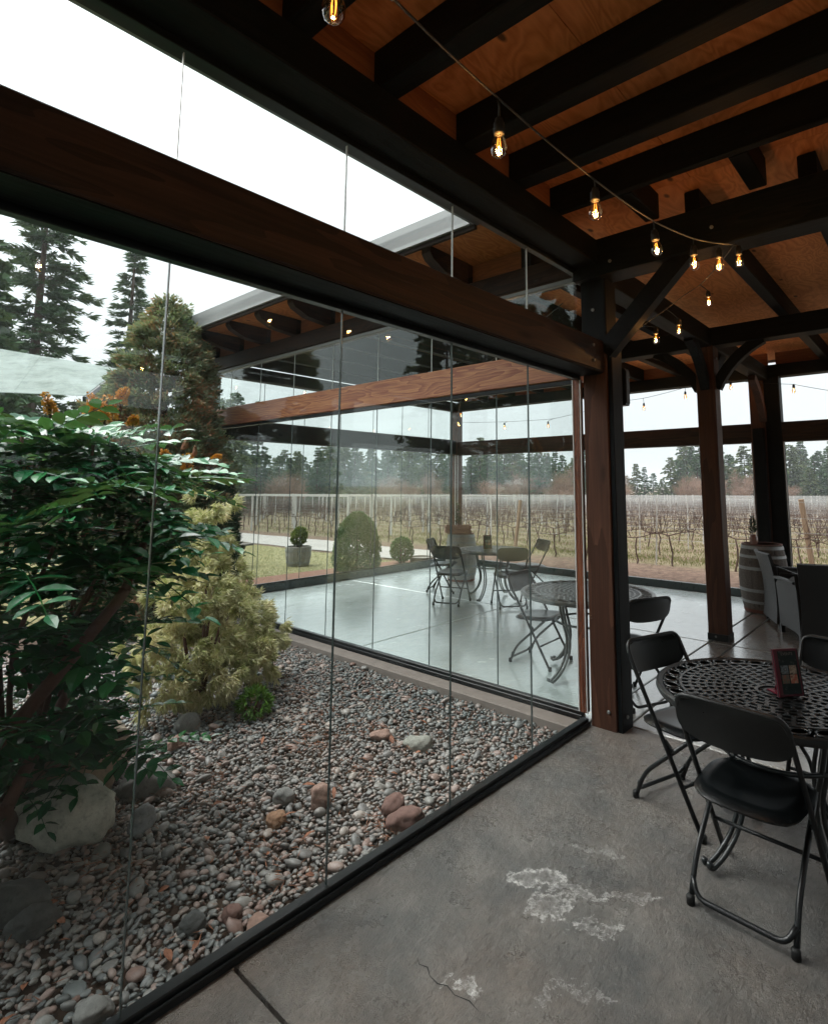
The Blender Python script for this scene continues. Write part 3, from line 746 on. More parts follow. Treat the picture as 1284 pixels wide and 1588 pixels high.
# the solid building behind the viewer, which the glass mirrors
BL = empty('winery_building', (-18, -4, 0), label='dark plank clad building with gabled roof behind the pavilion', cat='building')
for i in range(28):
    beam('plank', (4.9, -5.9+i*.4, 1.72), (4.9, -5.51+i*.4, 1.72), .03, 3.4, M['header'], BL, .004)
MB().box((0, 0, 1.8), (9.7, 11.0, 3.5)).build('wall', M['timber'], BL)
MB().prism([(-6, 3.6), (6, 3.6), (6, 3.75), (0, 6.4), (-6, 3.75)], 10.4, 0, -5.2).build('roof', M['rubber'], BL)

# ================================================================== PEBBLE COURTYARD
bed = MB().box((-3.5, 3.1, -.115), (6.9, 6.2, .1)).build('gravel_bed', M['soil']); tag(bed, kind='structure')
def ico(sub):
    import bmesh
    bm = bmesh.new(); bmesh.ops.create_icosphere(bm, subdivisions=sub, radius=1); bm.verts.ensure_lookup_table()
    v = np.array([x.co[:] for x in bm.verts]); f = np.array([[y.index for y in x.verts] for x in bm.faces]); bm.free(); return v, f
I1, I2, I3 = ico(1), ico(2), ico(4)
def lump(v, seed, amp=.22, freq=1.1):
    r = np.random.default_rng(seed); d = np.ones(len(v))
    for k in range(5):
        a = r.normal(size=3); a /= np.linalg.norm(a); d += amp/(1+.4*k)*np.sin(freq*(1+.7*k)*(v@a)+r.uniform(0, 6.28))*.6
    return v*d[:, None]
NV = 12
var1 = [lump(I1[0], 100+k) for k in range(NV)]; var2 = [lump(I2[0], 100+k) for k in range(NV)]
# dart throwing on a hash grid, sizes from a lognormal
srng = np.random.default_rng(11)
cell = .022; gridd = {}
def throw(n, pts, X0, X1, Y0, Y1, pack, rfun):
    xs_ = srng.uniform(X0, X1, n); ys_ = srng.uniform(Y0, Y1, n); rs_ = rfun(n)
    order = np.concatenate([np.argsort(-rs_)[:n//160], np.random.default_rng(2).permutation(n)])
    for i in order:
        x, y, r = xs_[i], ys_[i], rs_[i]
        R_ = int((r+.06)*pack/cell)+1; ix, iy = int(x//cell), int(y//cell); ok = True
        for a in range(ix-R_, ix+R_+1):
            for b_ in range(iy-R_, iy+R_+1):
                for (qx, qy, qr) in gridd.get((a, b_), ()):
                    if (qx-x)**2+(qy-y)**2 < ((qr+r)*pack)**2: ok = False; break
                if not ok: break
            if not ok: break
        if ok: gridd.setdefault((ix, iy), []).append((x, y, r)); pts.append((x, y, r))
pts = []
throw(80000, pts, -4.3, -.17, .07, 5.2, .62, lambda n: np.clip(srng.lognormal(math.log(.0122), .32, n), .0075, .036))
pts = np.array(pts)
low = np.stack([srng.uniform(-4.3, -.17, 12000), srng.uniform(.07, 5.2, 12000), srng.uniform(.012, .02, 12000)], 1)
Np = len(pts)
allp = np.concatenate([pts, low])
fwdd = (allp[:, 0]-CAM.x)*math.cos(YAW)+(allp[:, 1]-CAM.y)*math.sin(YAW)
rgt = (allp[:, 0]-CAM.x)*math.sin(YAW)-(allp[:, 1]-CAM.y)*math.cos(YAW)
u_ = CX+FPX*rgt/np.maximum(fwdd, .2)
keep = (fwdd > .9) & (u_ > -420) & (u_ < 1250)
allp = allp[keep]; fwdd = fwdd[keep]; u_ = u_[keep]; istop = (np.arange(len(keep)) < Np)[keep]
n = len(allp)
sx = allp[:, 2]*srng.uniform(1.02, 1.4, n); sy = allp[:, 2]*srng.uniform(.72, 1.0, n); sz = allp[:, 2]*srng.uniform(.42, .72, n)
zz = np.where(istop, -.058+sz*.75+srng.uniform(0, .012, n), -.066)
th = srng.uniform(0, 2*np.pi, n); ti = srng.normal(0, .28, n); tj = srng.normal(0, .28, n)
def rotm(a, b_, c):
    ca, sa, cb, sb, cc, scc = np.cos(a), np.sin(a), np.cos(b_), np.sin(b_), np.cos(c), np.sin(c); o = np.zeros_like(a); l = np.ones_like(a)
    Rz = np.stack([ca, -sa, o, sa, ca, o, o, o, l], 1).reshape(-1, 3, 3); Rx = np.stack([l, o, o, o, cb, -sb, o, sb, cb], 1).reshape(-1, 3, 3); Ry = np.stack([cc, o, scc, o, l, o, -scc, o, cc], 1).reshape(-1, 3, 3)
    return Rx @ Ry @ Rz
RM = rotm(th, ti, tj) * np.stack([sx, sy, sz], 1)[:, None, :]
vid = srng.integers(0, NV, n); print('STONES', n)
score = np.where(istop & (u_ > -20), allp[:, 2]/fwdd, 0)
rank = np.argsort(-score)
single = rank[:300]
lod2 = np.zeros(n, bool); lod2[rank[300:2600]] = True; sing = np.zeros(n, bool); sing[single] = True
smesh = []
for k in range(NV):
    me = np_mesh('stone', var2[k], I2[1], True); me.materials.append(M['stone']); smesh.append(me)
for i in single:
    o = bpy.data.objects.new('stone', smesh[vid[i]]); C.objects.link(o); o.parent = bed
    R4 = Matrix([list(r) for r in RM[i]]).to_4x4(); o.matrix_local = Matrix.Translation((allp[i, 0], allp[i, 1], zz[i])) @ R4
VV = []; TT = []; base = 0
for lo_, vr, ic in ((False, var1, I1), (True, var2, I2)):
    for k in range(NV):
        sel = np.where((vid == k) & (lod2 == lo_) & ~sing)[0]
        if len(sel) == 0: continue
        V = np.einsum('nij,vj->nvi', RM[sel], vr[k]) + np.stack([allp[sel, 0], allp[sel, 1], zz[sel]], 1)[:, None, :]
        nv = len(vr[k]); Tt = ic[1][None]+(np.arange(len(sel))*nv)[:, None, None]+base
        VV.append(V.reshape(-1, 3)); TT.append(Tt.reshape(-1, 3)); base += len(sel)*nv
pe = link('pebbles', np_mesh('pebbles', np.concatenate(VV), np.concatenate(TT), True), M['stone'], bed); pe['kind'] = 'stuff'

# larger rocks lying on the pebbles
def rock(x, y, s, cols, label, name='rock', rz=0.0, seed=1, sink=.35, amp=.2, cat='rock'):
    v = lump(I3[0], seed, amp, 1.5); v = lump(v, seed+50, .1, 3.2); v = lump(v, seed+90, .035, 11.0)
    v = np.sign(v)*np.abs(v)**.9
    v = v*np.array(s)
    b_ = boulder_mat('rock_'+'skin', *cols)
    o = link(name, np_mesh(name, v, I3[1], True), b_); o.location = (x, y, -.05+s[2]*(1-sink)); o.rotation_euler = (0, 0, rz)
    tag(o, label, cat); return o
GY = ((.13, .135, .13), (.3, .3, .28)); RD = ((.11, .06, .05), (.23, .14, .115)); TN = ((.26, .22, .17), (.42, .36, .28)); DK = ((.05, .055, .055), (.12, .125, .12)); PK = ((.22, .14, .11), (.36, .24, .19))
rock(-2.76, 1.33, (.21, .14, .165), ((.42, .42, .35), (.75, .74, .64)), 'big pale lichen speckled boulder under the dark leafy bush', 'boulder', -.75, 3, .3, .12, 'boulder')
rock(-2.72, 1.68, (.25, .18, .21), ((.22, .17, .11), (.4, .31, .21)), 'tan boulder behind the big pale one, half hidden by leaves', 'boulder', .3, 5, .3, .15, 'boulder')
rock(-2.42, 1.86, (.12, .09, .17), TN, 'upright tan stone beside the bush with a pointed foot', 'rock', .5, 9, .25)
rock(-3.06, .93, (.13, .085, .075), DK, 'large dark green grey rock at the left edge behind the glass', 'rock', -.6, 14)
rock(-3.02, .78, (.08, .06, .05), DK, 'dark rounded rock just in front of the largest dark one', 'rock', .4, 15)
rock(-2.34, 1.5, (.13, .08, .075), GY, 'long flat grey rock to the right of the pale boulder', 'rock', -.5, 21)
rock(-2.50, 1.14, (.062, .052, .06), ((.2, .22, .23), (.36, .38, .38)), 'light blue grey angular rock below the flat grey one', 'rock', .2, 22)
rock(-1.84, 2.13, (.085, .06, .06), GY, 'round grey rock at the foot of the golden shrub', 'rock', .3, 23)
rock(-1.79, .66, (.075, .055, .06), PK, 'pinkish round rock in the middle of the pebbles', 'rock', .9, 24)
rock(-2.04, .68, (.05, .04, .032), ((.24, .13, .08), (.4, .25, .15)), 'orange tan stone left of the pinkish round rock', 'rock', .2, 25)
rock(-1.90, .83, (.06, .05, .04), GY, 'grey stone behind the orange tan stone', 'rock', .5, 26)
rock(-1.62, .17, (.095, .062, .052), RD, 'largest red brown rock lying against the glass rail', 'rock', -.3, 27)
rock(-1.57, .31, (.07, .055, .05), RD, 'smaller red brown rock behind the largest red brown one', 'rock', .6, 28)
rock(-2.62, .32, (.048, .036, .032), DK, 'dark purple grey rock among the small near pebbles', 'rock', .3, 29)
rock(-2.46, .12, (.05, .036, .032), PK, 'pale pink rock close to the rail', 'rock', .4, 30)
rock(-2.5, .25, (.045, .032, .03), RD, 'small rusty pink rock behind the pale pink one', 'rock', 1.4, 31)
rock(-3.0, .19, (.055, .04, .034), GY, 'wide grey rock at the bottom left near the rail', 'rock', -.4, 32)
rock(-.98, .72, (.09, .055, .045), ((.2, .21, .18), (.34, .34, .3)), 'flat greenish grey rock far along the pebble bed', 'rock', -.8, 33)
rock(-1.05, 1.0, (.08, .05, .04), PK, 'flat pale pink rock behind the greenish grey one', 'rock', -.8, 34)
rock(-2.0, 1.9, (.06, .045, .045), PK, 'small pink rock right of the tan upright stone', 'rock', .1, 35)

# fallen leaves and twigs on the pebbles
lm = leaf_mat('rust_fallen_leaf', [(.13, .05, .028), (.3, .12, .06), (.2, .08, .045)], .7, .1, 8)
def leaf_sheet(name, L, W_, curl, seed):
    r = random.Random(seed); P_ = []
    for i in range(6):
        t = i/5; wdt = W_*math.sin(math.pi*min(1, t*.92+.06))**.8; row = []
        for s in (-1, -.5, 0, .5, 1): row.append((L*(t-.5), s*wdt/2, abs(s)*curl*.25+curl*math.sin(t*3)*.5+r.uniform(-.002, .002)))
        P_.append(row)
    return MB().grid_solid(P_, .0012).mesh(name)
lmesh = [leaf_sheet('fallen_leaf', .05+.012*k, .024+.004*(k % 3), .012, k) for k in range(4)]
for me in lmesh: me.materials.append(lm)
lr = random.Random(5)
for i in range(46):
    x, y = lr.uniform(-3.2, -.5), lr.uniform(.1, 2.2)
    if i == 0: x, y = -2.93, .78
    if i == 1: x, y = -2.98, .56
    if i == 2: x, y = -1.99, .64
    o = bpy.data.objects.new('fallen_leaf', lmesh[i % 4]); C.objects.link(o)
    o.location = (x, y, -.012+lr.uniform(0, .01)); o.rotation_euler = (lr.uniform(-.4, .4), lr.uniform(-.4, .4), lr.uniform(0, 6.3)); o.scale = (lr.uniform(.45, 1.1),)*3
    tag(o, 'dry rust coloured leaf lying on the river pebbles', 'leaf', 'fallen leaves on the pebbles')
nd = 1500
P_ = np.stack([srng.uniform(-3.4, -.2, nd), srng.uniform(.08, 3.2, nd), srng.uniform(-.03, -.008, nd)], 1)
cl_ = srng.integers(0, 26, nd); cc = np.stack([srng.uniform(-3, -.4, 26), srng.uniform(.1, 2.2, 26)], 1)
P_[:, :2] = np.where((srng.random(nd) < .6)[:, None], cc[cl_]+srng.normal(0, .07, (nd, 2)), P_[:, :2])
P_[:, 1] = np.maximum(P_[:, 1], .06)
D_ = unit(nd, srng); D_[:, 2] *= .2
nl = leaves('needle_litter', P_, D_, srng.uniform(.03, .07, nd), .004, lm, None, .1, srng); tag(nl, kind='stuff')

# ================================================================== COURTYARD PLANTS
# broad dark evergreen with long pinnate leaves
MH = empty('mahonia_bush', (-2.9, 1.62, -.05), label='big dark glossy evergreen bush with orange flower spikes close behind the glass', cat='bush')
def pinnate(seed):
    r = np.random.default_rng(seed); L = r.uniform(.42, .54); mb = MB(); n_ = 6
    droop = r.uniform(.10, .22)
    def rach(t): return Vector((L*t, 0.02*math.sin(3*t), .05*t-droop*t*t))
    mb.tube([rach(i/6) for i in range(7)], [.0028]*6+[.0012], 4)
    def leaflet(b_, d, l_, wd, tw):
        d = Vector(d).normalized(); s = d.cross(Vector((0, 0, 1))).normalized(); nn = s.cross(d)
        s = (s*math.cos(tw)+nn*math.sin(tw)).normalized(); nn = s.cross(d)
        pr = [(0, .0), (.18, .62), (.42, 1.0), (.7, .78), (1.0, 0)]
        v = []; f = []
        for k, (t, wv) in enumerate(pr):
            c = Vector(b_)+d*l_*t - Vector((0, 0, 1))*(.16*l_*t*t)
            v += [c+s*wd*.5*wv+nn*wd*.13*wv, c, c-s*wd*.5*wv+nn*wd*.13*wv]
        for k in range(4): a = k*3; f += [(a, a+1, a+4, a+3), (a+1, a+2, a+5, a+4)]
        mb.add(v, f)
    for i in range(n_):
        t = .16+.74*i/(n_-1); p = rach(t); l_ = r.uniform(.125, .165)*(1-.25*t)
        for s in (-1, 1): leaflet(p, (.45+r.uniform(-.1, .1), s*1, r.uniform(-.15, .25)), l_, l_*.52, s*r.uniform(-.1, .35))
    leaflet(rach(1), (1, 0, -.1), .09, .042, 0)
    me = mb.mesh('leaf'); me.materials.append(M['mahonia']); return me
pin = [pinnate(40+k) for k in range(7)]
mr = random.Random(21)
stems = []
def stem(p, r0, r1, mat=M['mstem']):
    pts_ = [Vector(a)-MH.location for a in p]
    # smooth
    out = []
    for i in range(len(pts_)-1):
        for k in range(4): out.append(pts_[i].lerp(pts_[i+1], k/4)+Vector((mr.uniform(-1, 1), mr.uniform(-1, 1), mr.uniform(-1, 1)))*.006)
    out.append(pts_[-1])
    o = MB().tube(out, [r0+(r1-r0)*i/(len(out)-1) for i in range(len(out))], 7).build('stem', mat, MH, True); return o
tops = []
def crown(p, n_, tilt=0.0, az=None, spread=6.283):
    p = Vector(p)-MH.location
    for k in range(n_):
        a = (az if az is not None else 0)+spread*(k+mr.uniform(-.3, .3))/n_ - (spread/2 if az is not None else 0)
        el = mr.uniform(-.35, .55)+tilt
        o = bpy.data.objects.new('leaf', pin[mr.randrange(7)]); C.objects.link(o); o.parent = MH
        o.location = p+Vector((0, 0, mr.uniform(-.08, .04))); o.rotation_euler = (mr.uniform(-.35, .35), -el, a); s = mr.uniform(.75, 1.1); o.scale = (s, s, s)
base_ = (-2.95, 1.55, -.05)
crowns = [((-3.05, 1.5, 1.92), 13), ((-2.75, 1.45, 1.86), 13), ((-2.62, 1.75, 1.78), 12), ((-2.35, 1.62, 1.72), 12), ((-3.3, 1.35, 1.75), 12), ((-2.9, 1.15, 1.62), 12), ((-2.5, 1.35, 1.5), 11), ((-3.2, 1.0, 1.4), 12), ((-2.75, 1.2, 1.22), 12), ((-2.45, 1.5, 1.2), 7), ((-3.1, 1.15, .98), 12), ((-2.65, 1.5, .85), 11), ((-3.25, 1.2, .6), 11), ((-2.85, 1.45, .5), 10), ((-3.45, 1.5, 1.1), 11), ((-2.95, 1.9, 1.3), 11), ((-3.4, 1.15, .3), 8), ((-2.62, 1.42, .42), 6), ((-3.6, 1.2, 1.7), 10), ((-3.5, 1.0, .85), 10), ((-3.2, 1.9, 1.75), 10), ((-2.45, 2.1, 1.75), 9)]
for i, (p, k) in enumerate(crowns):
    crown(p, k)
    if i % 2 == 0 or p[2] > 1.4:
        m_ = Vector(base_).lerp(Vector(p), .5)+Vector((mr.uniform(-.12, .12), mr.uniform(-.05, .15), .1))
        stem([base_, m_, p], .016, .008)
stem([(-3.06, 1.14, .28), (-2.75, 1.5, .62), (-2.46, 1.75, .98)], .028, .022)
stem([(-2.46, 1.75, .98), (-2.28, 1.9, 1.3), (-2.2, 1.95, 1.65)], .020, .012)
stem([(-2.95, 1.5, 0), (-3.06, 1.14, .28)], .035, .028)
_V = []; _F = []; _b = 0
for (p, k) in crowns:
    for j in range(9):
        me = pin[mr.randrange(7)]; va = np.array([v.co[:] for v in me.vertices]); a = mr.uniform(0, 6.28); el = mr.uniform(-.5, .4); s_ = mr.uniform(.7, 1.0)
        Rm = np.array(Matrix.Rotation(a, 3, 'Z') @ Matrix.Rotation(-el, 3, 'Y') @ Matrix.Rotation(mr.uniform(-.4, .4), 3, 'X'))
        of = np.array(p)-np.array(MH.location)+np.array([mr.uniform(-.2, .2), mr.uniform(-.02, .3), mr.uniform(-.28, -.03)])
        _V.append(va@Rm.T*s_+of); _F += [tuple(i+_b for i in pl.vertices) for pl in me.polygons]; _b += len(va)
_me = bpy.data.meshes.new('inner_leaves'); _me.from_pydata(np.concatenate(_V).tolist(), [], _F); link('inner_leaves', _me, M['mahonia'], MH)['kind'] = 'stuff'
def spike(p, h, lean, az):
    r = np.random.default_rng(int(az*1000)+int(h*100)); PP = []; DD = []
    st = MB()
    for b_ in range(4):
        a2 = az+r.uniform(-.9, .9); l2 = lean+r.uniform(-.1, .45); n_ = 90; t = r.random(n_); ang = r.uniform(0, 6.28, n_)
        ax = np.array([math.cos(a2)*l2, math.sin(a2)*l2, 1.0]); ax /= np.linalg.norm(ax); hh = h*r.uniform(.6, 1.1)
        rr = (.026*(1-.75*t)+.004)*r.uniform(.4, 1.2, n_)
        PP.append((t[:, None]*hh)*ax + np.stack([np.cos(ang)*rr, np.sin(ang)*rr, 0*t], 1)); DD.append(np.stack([np.cos(ang), np.sin(ang), .5+0*t], 1))
        st.tube([(0, 0, -.12), tuple(ax*hh*.5), tuple(ax*hh)], [.004, .003, .0015], 4)
    o = leaves('flower_spike', np.concatenate(PP), np.concatenate(DD), .015, .012, M['flower'], MH, .4, r); o.location = Vector(p)-MH.location
    st.build('flower_stalk', M['mstem'], o)
    return o
def rayp(x, y, d):
    """a point seen along a photo pixel at a given distance ahead (used to site flowers and lamps)"""
    v = (RT*((x-CX)/FPX) + DN*((y-CY)/FPX) + fw); return CAM + v*d
for (x, y, d, h, az) in ((140, 645, 3.55, .15, .3), (150, 640, 3.6, .14, 1.2), (175, 650, 3.6, .17, 2.1), (187, 628, 3.65, .13, .8), (165, 655, 3.5, .1, 4), (205, 660, 3.6, .08, 5), (82, 645, 3.3, .13, 3.3), (290, 730, 4.0, .12, 1), (258, 708, 3.9, .06, 2), (335, 712, 4.1, .05, .6), (40, 740, 2.9, .06, 5.5)):
    spike(rayp(x, y, d), h, mr.uniform(.1, .5), az)
stem([rayp(-40, 1190, 2.35), rayp(40, 1105, 2.45), rayp(120, 1010, 2.6), rayp(195, 915, 2.8)], .034, .026)
stem([rayp(195, 915, 2.8), rayp(222, 850, 3.0), rayp(248, 730, 3.3)], .024, .014)
# a couple of rolled brown leaves
for (x, y, d) in ((285, 690, 4.0), (300, 700, 4.0), (60, 680, 3.2)):
    o = bpy.data.objects.new('brown_leaf', lmesh[2]); C.objects.link(o); o.parent = MH; o.location = rayp(x, y, d)-MH.location; o.rotation_euler = (1.2, .5, mr.uniform(0, 6)); o.scale = (1.8,)*3

# golden variegated shrub: whorls of narrow leaves on clumps
def clump_pts(n_, centres, r):
    out = []; nr = []
    tot = sum(c[3]**2 for c in centres)
    for (x, y, z, R_, fz) in centres:
        k = int(n_*R_**2/tot); d = unit(k, r); rr = R_*(r.uniform(.72, 1.04, k))
        q = d*rr[:, None]; q[:, 2] *= fz
        out.append(q+np.array([x, y, z])); nr.append(d)
    return np.concatenate(out), np.concatenate(nr)
def whorl_shrub(name, loc, label, cat, centres, n_, per, L, W_, mat, stemmat, seed, droop=.0, zmin=.02, spread=.9, tuft=0):
    r = np.random.default_rng(seed); e = empty(name, loc, label=label, cat=cat)
    if tuft:
        Pc, Nc = clump_pts(tuft, centres, r); Pc = Pc+Nc*r.uniform(-.09, .07, (len(Pc), 1)); k_ = n_//tuft
        P = np.repeat(Pc, k_, 0)+unit(len(Pc)*k_, r)*np.array([.05, .05, .035])*r.random((len(Pc)*k_, 1))**.5; P[:, 2] -= r.uniform(0, .07, len(P)); Nn = np.repeat(Nc, k_, 0)
    else: P, Nn = clump_pts(n_, centres, r); k = P[:, 2] > zmin; P, Nn = P[k], Nn[k]
    # drop points buried inside other lobes
    keep_ = np.ones(len(P), bool)
    for (x, y, z, R_, fz) in centres:
        q = P-np.array([x, y, z]); q[:, 2] /= fz; keep_ &= np.linalg.norm(q, axis=1) > R_*.66
    P, Nn = P[keep_], Nn[keep_]
    PP = np.repeat(P, per, 0); DD = np.repeat(Nn, per, 0)+unit(len(PP), r)*spread; DD[:, 2] -= droop
    leaves('foliage', PP+unit(len(PP), r)*.004, DD, L*r.uniform(.7, 1.2, len(PP)), W_, mat, e, .3, r)
    for i in range(6):
        a = r.uniform(0, 6.28); c = centres[i % len(centres)]
        mid = Vector((c[0]*.5+.06*math.cos(a), c[1]*.5+.06*math.sin(a), c[2]*.5)); tp = Vector((c[0]+.1*math.cos(a), c[1]+.1*math.sin(a), c[2]))
        MB().tube([Vector((0.05*math.cos(a), .05*math.sin(a), 0)), mid, tp], [.018, .013, .006], 6).build('stem', stemmat, e, True)
    return e
gl_c = [(-.02, .0, .52, .30, .85), (.22, .12, .62, .28, .9), (.46, .24, .58, .27, .9), (-.05, .1, .85, .27, .9), (.2, .25, .93, .22, .9), (.05, .28, 1.12, .2, 1.0), (-.28, .05, .48, .24, .9), (.35, -.05, .35, .24, .8), (.02, -.18, .32, .24, .75), (.6, .22, .45, .22, .85), (.16, .32, 1.30, .2, 1.1), (.2, .32, 1.52, .16, 1.0), (.12, .3, 1.12, .2, 1.0), (-.3, -.1, .3, .2, .7)]
whorl_shrub('golden_shrub', (-1.62, 2.45, -.05), 'golden yellow variegated shrub with feathery drooping leaves on the pebbles', 'shrub', gl_c, 10400, 10, .066, .0095, M['gold'], M['mstem'], 3, .6, tuft=560)
whorl_shrub('green_sprout', (-1.42, 1.98, -.05), 'small bright green sprout at the foot of the golden shrub', 'plant', [(0, 0, .1, .09, .9)], 60, 10, .07, .014, M['bright'], M['mstem'], 4, .1, .0)
# brown flecked cedar and the dark conifer beside it
def column_conifer(name, loc, label, prof, n_, L, W_, mat, seed, per=7, lump_=.12, tuft=0):
    r = np.random.default_rng(seed); e = empty(name, loc, label=label, cat='tree')
    zs = np.array([p[0] for p in prof]); Rz = np.array([p[1] for p in prof])
    z = r.uniform(zs[0], zs[-1], n_*3); R_ = np.interp(z, zs, Rz); k = r.random(n_*3) < R_/Rz.max()+.08; z, R_ = z[k][:n_], R_[k][:n_]
    a = r.uniform(0, 2*np.pi, len(z))
    bumps = 1+lump_*np.sin(a*5+z*6)*np.sin(z*9+a*2)+lump_*.7*np.sin(a*9-z*14)
    rr = R_*bumps*r.uniform(.72, 1.03, len(z))
    P = np.stack([np.cos(a)*rr, np.sin(a)*rr, z], 1); Nn = np.stack([np.cos(a), np.sin(a), .35+0*a], 1)
    if tuft:
        ci = r.integers(0, tuft, len(P)); P = P[ci]+unit(len(P), r)*np.array([.085, .085, .055])*r.random((len(P), 1))**.5+Nn[ci]*r.uniform(-.05, .05, (len(P), 1)); Nn = Nn[ci]
    PP = np.repeat(P, per, 0); DD = np.repeat(Nn, per, 0)+unit(len(PP), r)*.75
    leaves('foliage', PP+unit(len(PP), r)*.03, DD, L*r.uniform(.6, 1.3, len(PP)), W_, mat, e, .3, r)
    MB().tube([(0, 0, 0), (0, 0, zs[-1]*.9)], [.09, .02], 7).build('trunk', M['bark2'], e, True)
    return e
column_conifer('cedar_tree', (-.8, 5.45, -.06), 'tall conical cedar with rusty brown patches beside the pavilion end', [(0, .62), (.8, .74), (1.8, .72), (2.6, .62), (3.3, .47), (3.75, .28), (4.05, .06)], 19000, .07, .024, M['thuja'], 5, 6, .14, 1900)
column_conifer('dark_conifer', (-.38, 4.95, -.06), 'narrow dark green conifer standing against the patio glass', [(0, .28), (.6, .36), (1.2, .32), (1.7, .2), (2.0, .05)], 3200, .06, .012, M['yew'], 6, 8)

# ================================================================== FOLDING CHAIRS
def fillet(pts, r, k=4):
    pts = [Vector(p) for p in pts]; out = [pts[0]]
    for i in range(1, len(pts)-1):
        a, b_, c = pts[i-1], pts[i], pts[i+1]; d0 = (a-b_); d1 = (c-b_); rr = min(r, d0.length*.49, d1.length*.49)
        p0, p1 = b_+d0.normalized()*rr, b_+d1.normalized()*rr
        for j in range(k+1):
            t = j/k; out.append(p0*(1-t)**2+b_*2*t*(1-t)+p1*t*t)
    out.append(pts[-1]); return out
def make_chair(label, group):
    e = empty('folding_chair', label=label, cat='chair', group=group)
    tb = M['chairtube']; pl = M['chairpl']
    S = .212
    fr = fillet([(.21, -S, .012), (-.19, -S*.99, .70), (-.235, -S*.97, .80), (-.235, S*.97, .80), (-.19, S*.99, .70), (.21, S, .012)], .07, 5)
    frm = MB().tube(fr, .0112, 8).build('frame', tb, e, True)
    MB().tube([(.105, -S, .19), (.105, S, .19)], .0085, 8).build('crossbar', tb, frm, True)
    R_ = .186
    for s in (-1, 1):
        MB().tube(fillet([(.15, s*R_, .42), (-.155, s*R_, .15), (-.215, s*R_, .012)], .09, 5), .0112, 8).build('rear_leg', tb, e, True)
        MB().lathe([(.0, 0), (.016, .001), (.0165, .03), (.0125, .036)], 10, (.213, s*S, 0)).build('foot', M['rubber'], e, True)
        MB().lathe([(.0, 0), (.016, .001), (.0165, .03), (.0125, .036)], 10, (-.218, s*R_, 0)).build('foot', M['rubber'], e, True)
        MB().box((.02, s*.199, .352), (.05, .012, .022), Matrix.Rotation(.7, 3, 'Y'), .003).build('hinge', tb, e)
    MB().tube(fillet([(-.19, -R_, .09), (-.222, -R_+.03, .036), (-.222, R_-.03, .036), (-.19, R_, .09)], .04, 4), .0105, 8).build('floor_bar', tb, e, True)
    # seat: rounded, dished shell with rolled edge
    def shell(w_, d_, rad_, nI=15, nJ=15):
        P_ = []
        for i in range(nI):
            u = -1+2*i/(nI-1); row = []
            for j in range(nJ):
                v = -1+2*j/(nJ-1)
                # square -> superellipse
                x, y = u, v
                ex = 3.6; m_ = max(abs(x), abs(y)); l_ = (abs(x)**ex+abs(y)**ex)**(1/ex) if m_ > 0 else 1
                kf = m_/l_ if l_ > 0 else 1
                row.append((x*kf*d_, y*kf*w_, m_))
            P_.append(row)
        return P_
    P_ = shell(.212, .2, .05)
    pts_ = [[(x*(1+.0*y)+.0, y*(1.0-.14*(-x+.2)/.4*.5), .437-.014*(1-m_**2)-(.022*max(0, m_-.86)/.14)+.01*(x/.2)) for (x, y, m_) in row] for row in P_]
    auto_smooth(MB().grid_solid(pts_, .012).build('seat', pl, e), 60)
    # backrest panel wrapped on the frame
    rows = []
    for i in range(9):
        u = -1+2*i/8; row = []
        for j in range(17):
            v = -1+2*j/16
            ex = 3.2; m_ = max(abs(u), abs(v)); l_ = (abs(u)**ex+abs(v)**ex)**(1/ex) if m_ > 0 else 1; kf = m_/l_ if l_ else 1
            y = v*kf*.218; h = u*kf*.088+.716
            t = (h-.70)/.1
            x = -.205-.03*max(-1.3, t)*.75 - .032*(1-(y/.22)**2) + .004
            if u > .85: x += .006
            row.append((x, y, h))
        rows.append(row)
    auto_smooth(MB().grid_solid(rows, .009).build('backrest', pl, e), 60)
    return e
CG = 'black folding chairs on the concrete floor'
ch = make_chair('nearest black folding chair, its curved back turned to the viewer', CG)
ch.location = (-1.105, -1.32, 0); ch.rotation_euler = (0, 0, rad(-4.5))
def face(dx, dy): return math.atan2(dy, dx)
dup(ch, (-.60, -.90, 0), face(-.33, -.94), label='black folding chair beside the corner post, tucked under the near lattice table')
dup(ch, (-.18, -1.50, 0), face(-1, .12), label='black folding chair behind the menu on the near lattice table')
dup(ch, (.97, 1.02, 0), face(.06, -1), label='folding chair seen side on through the glass at the middle table')
dup(ch, (.62, -.04, 0), face(.42, .9), label='folding chair mostly hidden by the corner post at the middle table')
c1 = cr(-.09, 8.25); c2 = cr(.72, 8.05); c3 = cr(1.14, 9.0); c4 = cr(-.22, 9.15)
fdir = (math.cos(YAW), math.sin(YAW)); rdir = (math.sin(YAW), -math.cos(YAW))
def fc(f, r): return face(f*fdir[0]+r*rdir[0], f*fdir[1]+r*rdir[1])
dup(ch, (*c1, 0), fc(1, .35), label='left folding chair of the far table, its back to the viewer')
dup(ch, (*c2, 0), fc(1, -.15), label='folding chair in the middle in front of the far table, back to the viewer')
dup(ch, (*c3, 0), fc(-.35, -1), label='folding chair at the right side of the far table, facing left')
dup(ch, (*c4, 0), fc(-.25, 1), label='folding chair half hidden behind the left chair of the far table')

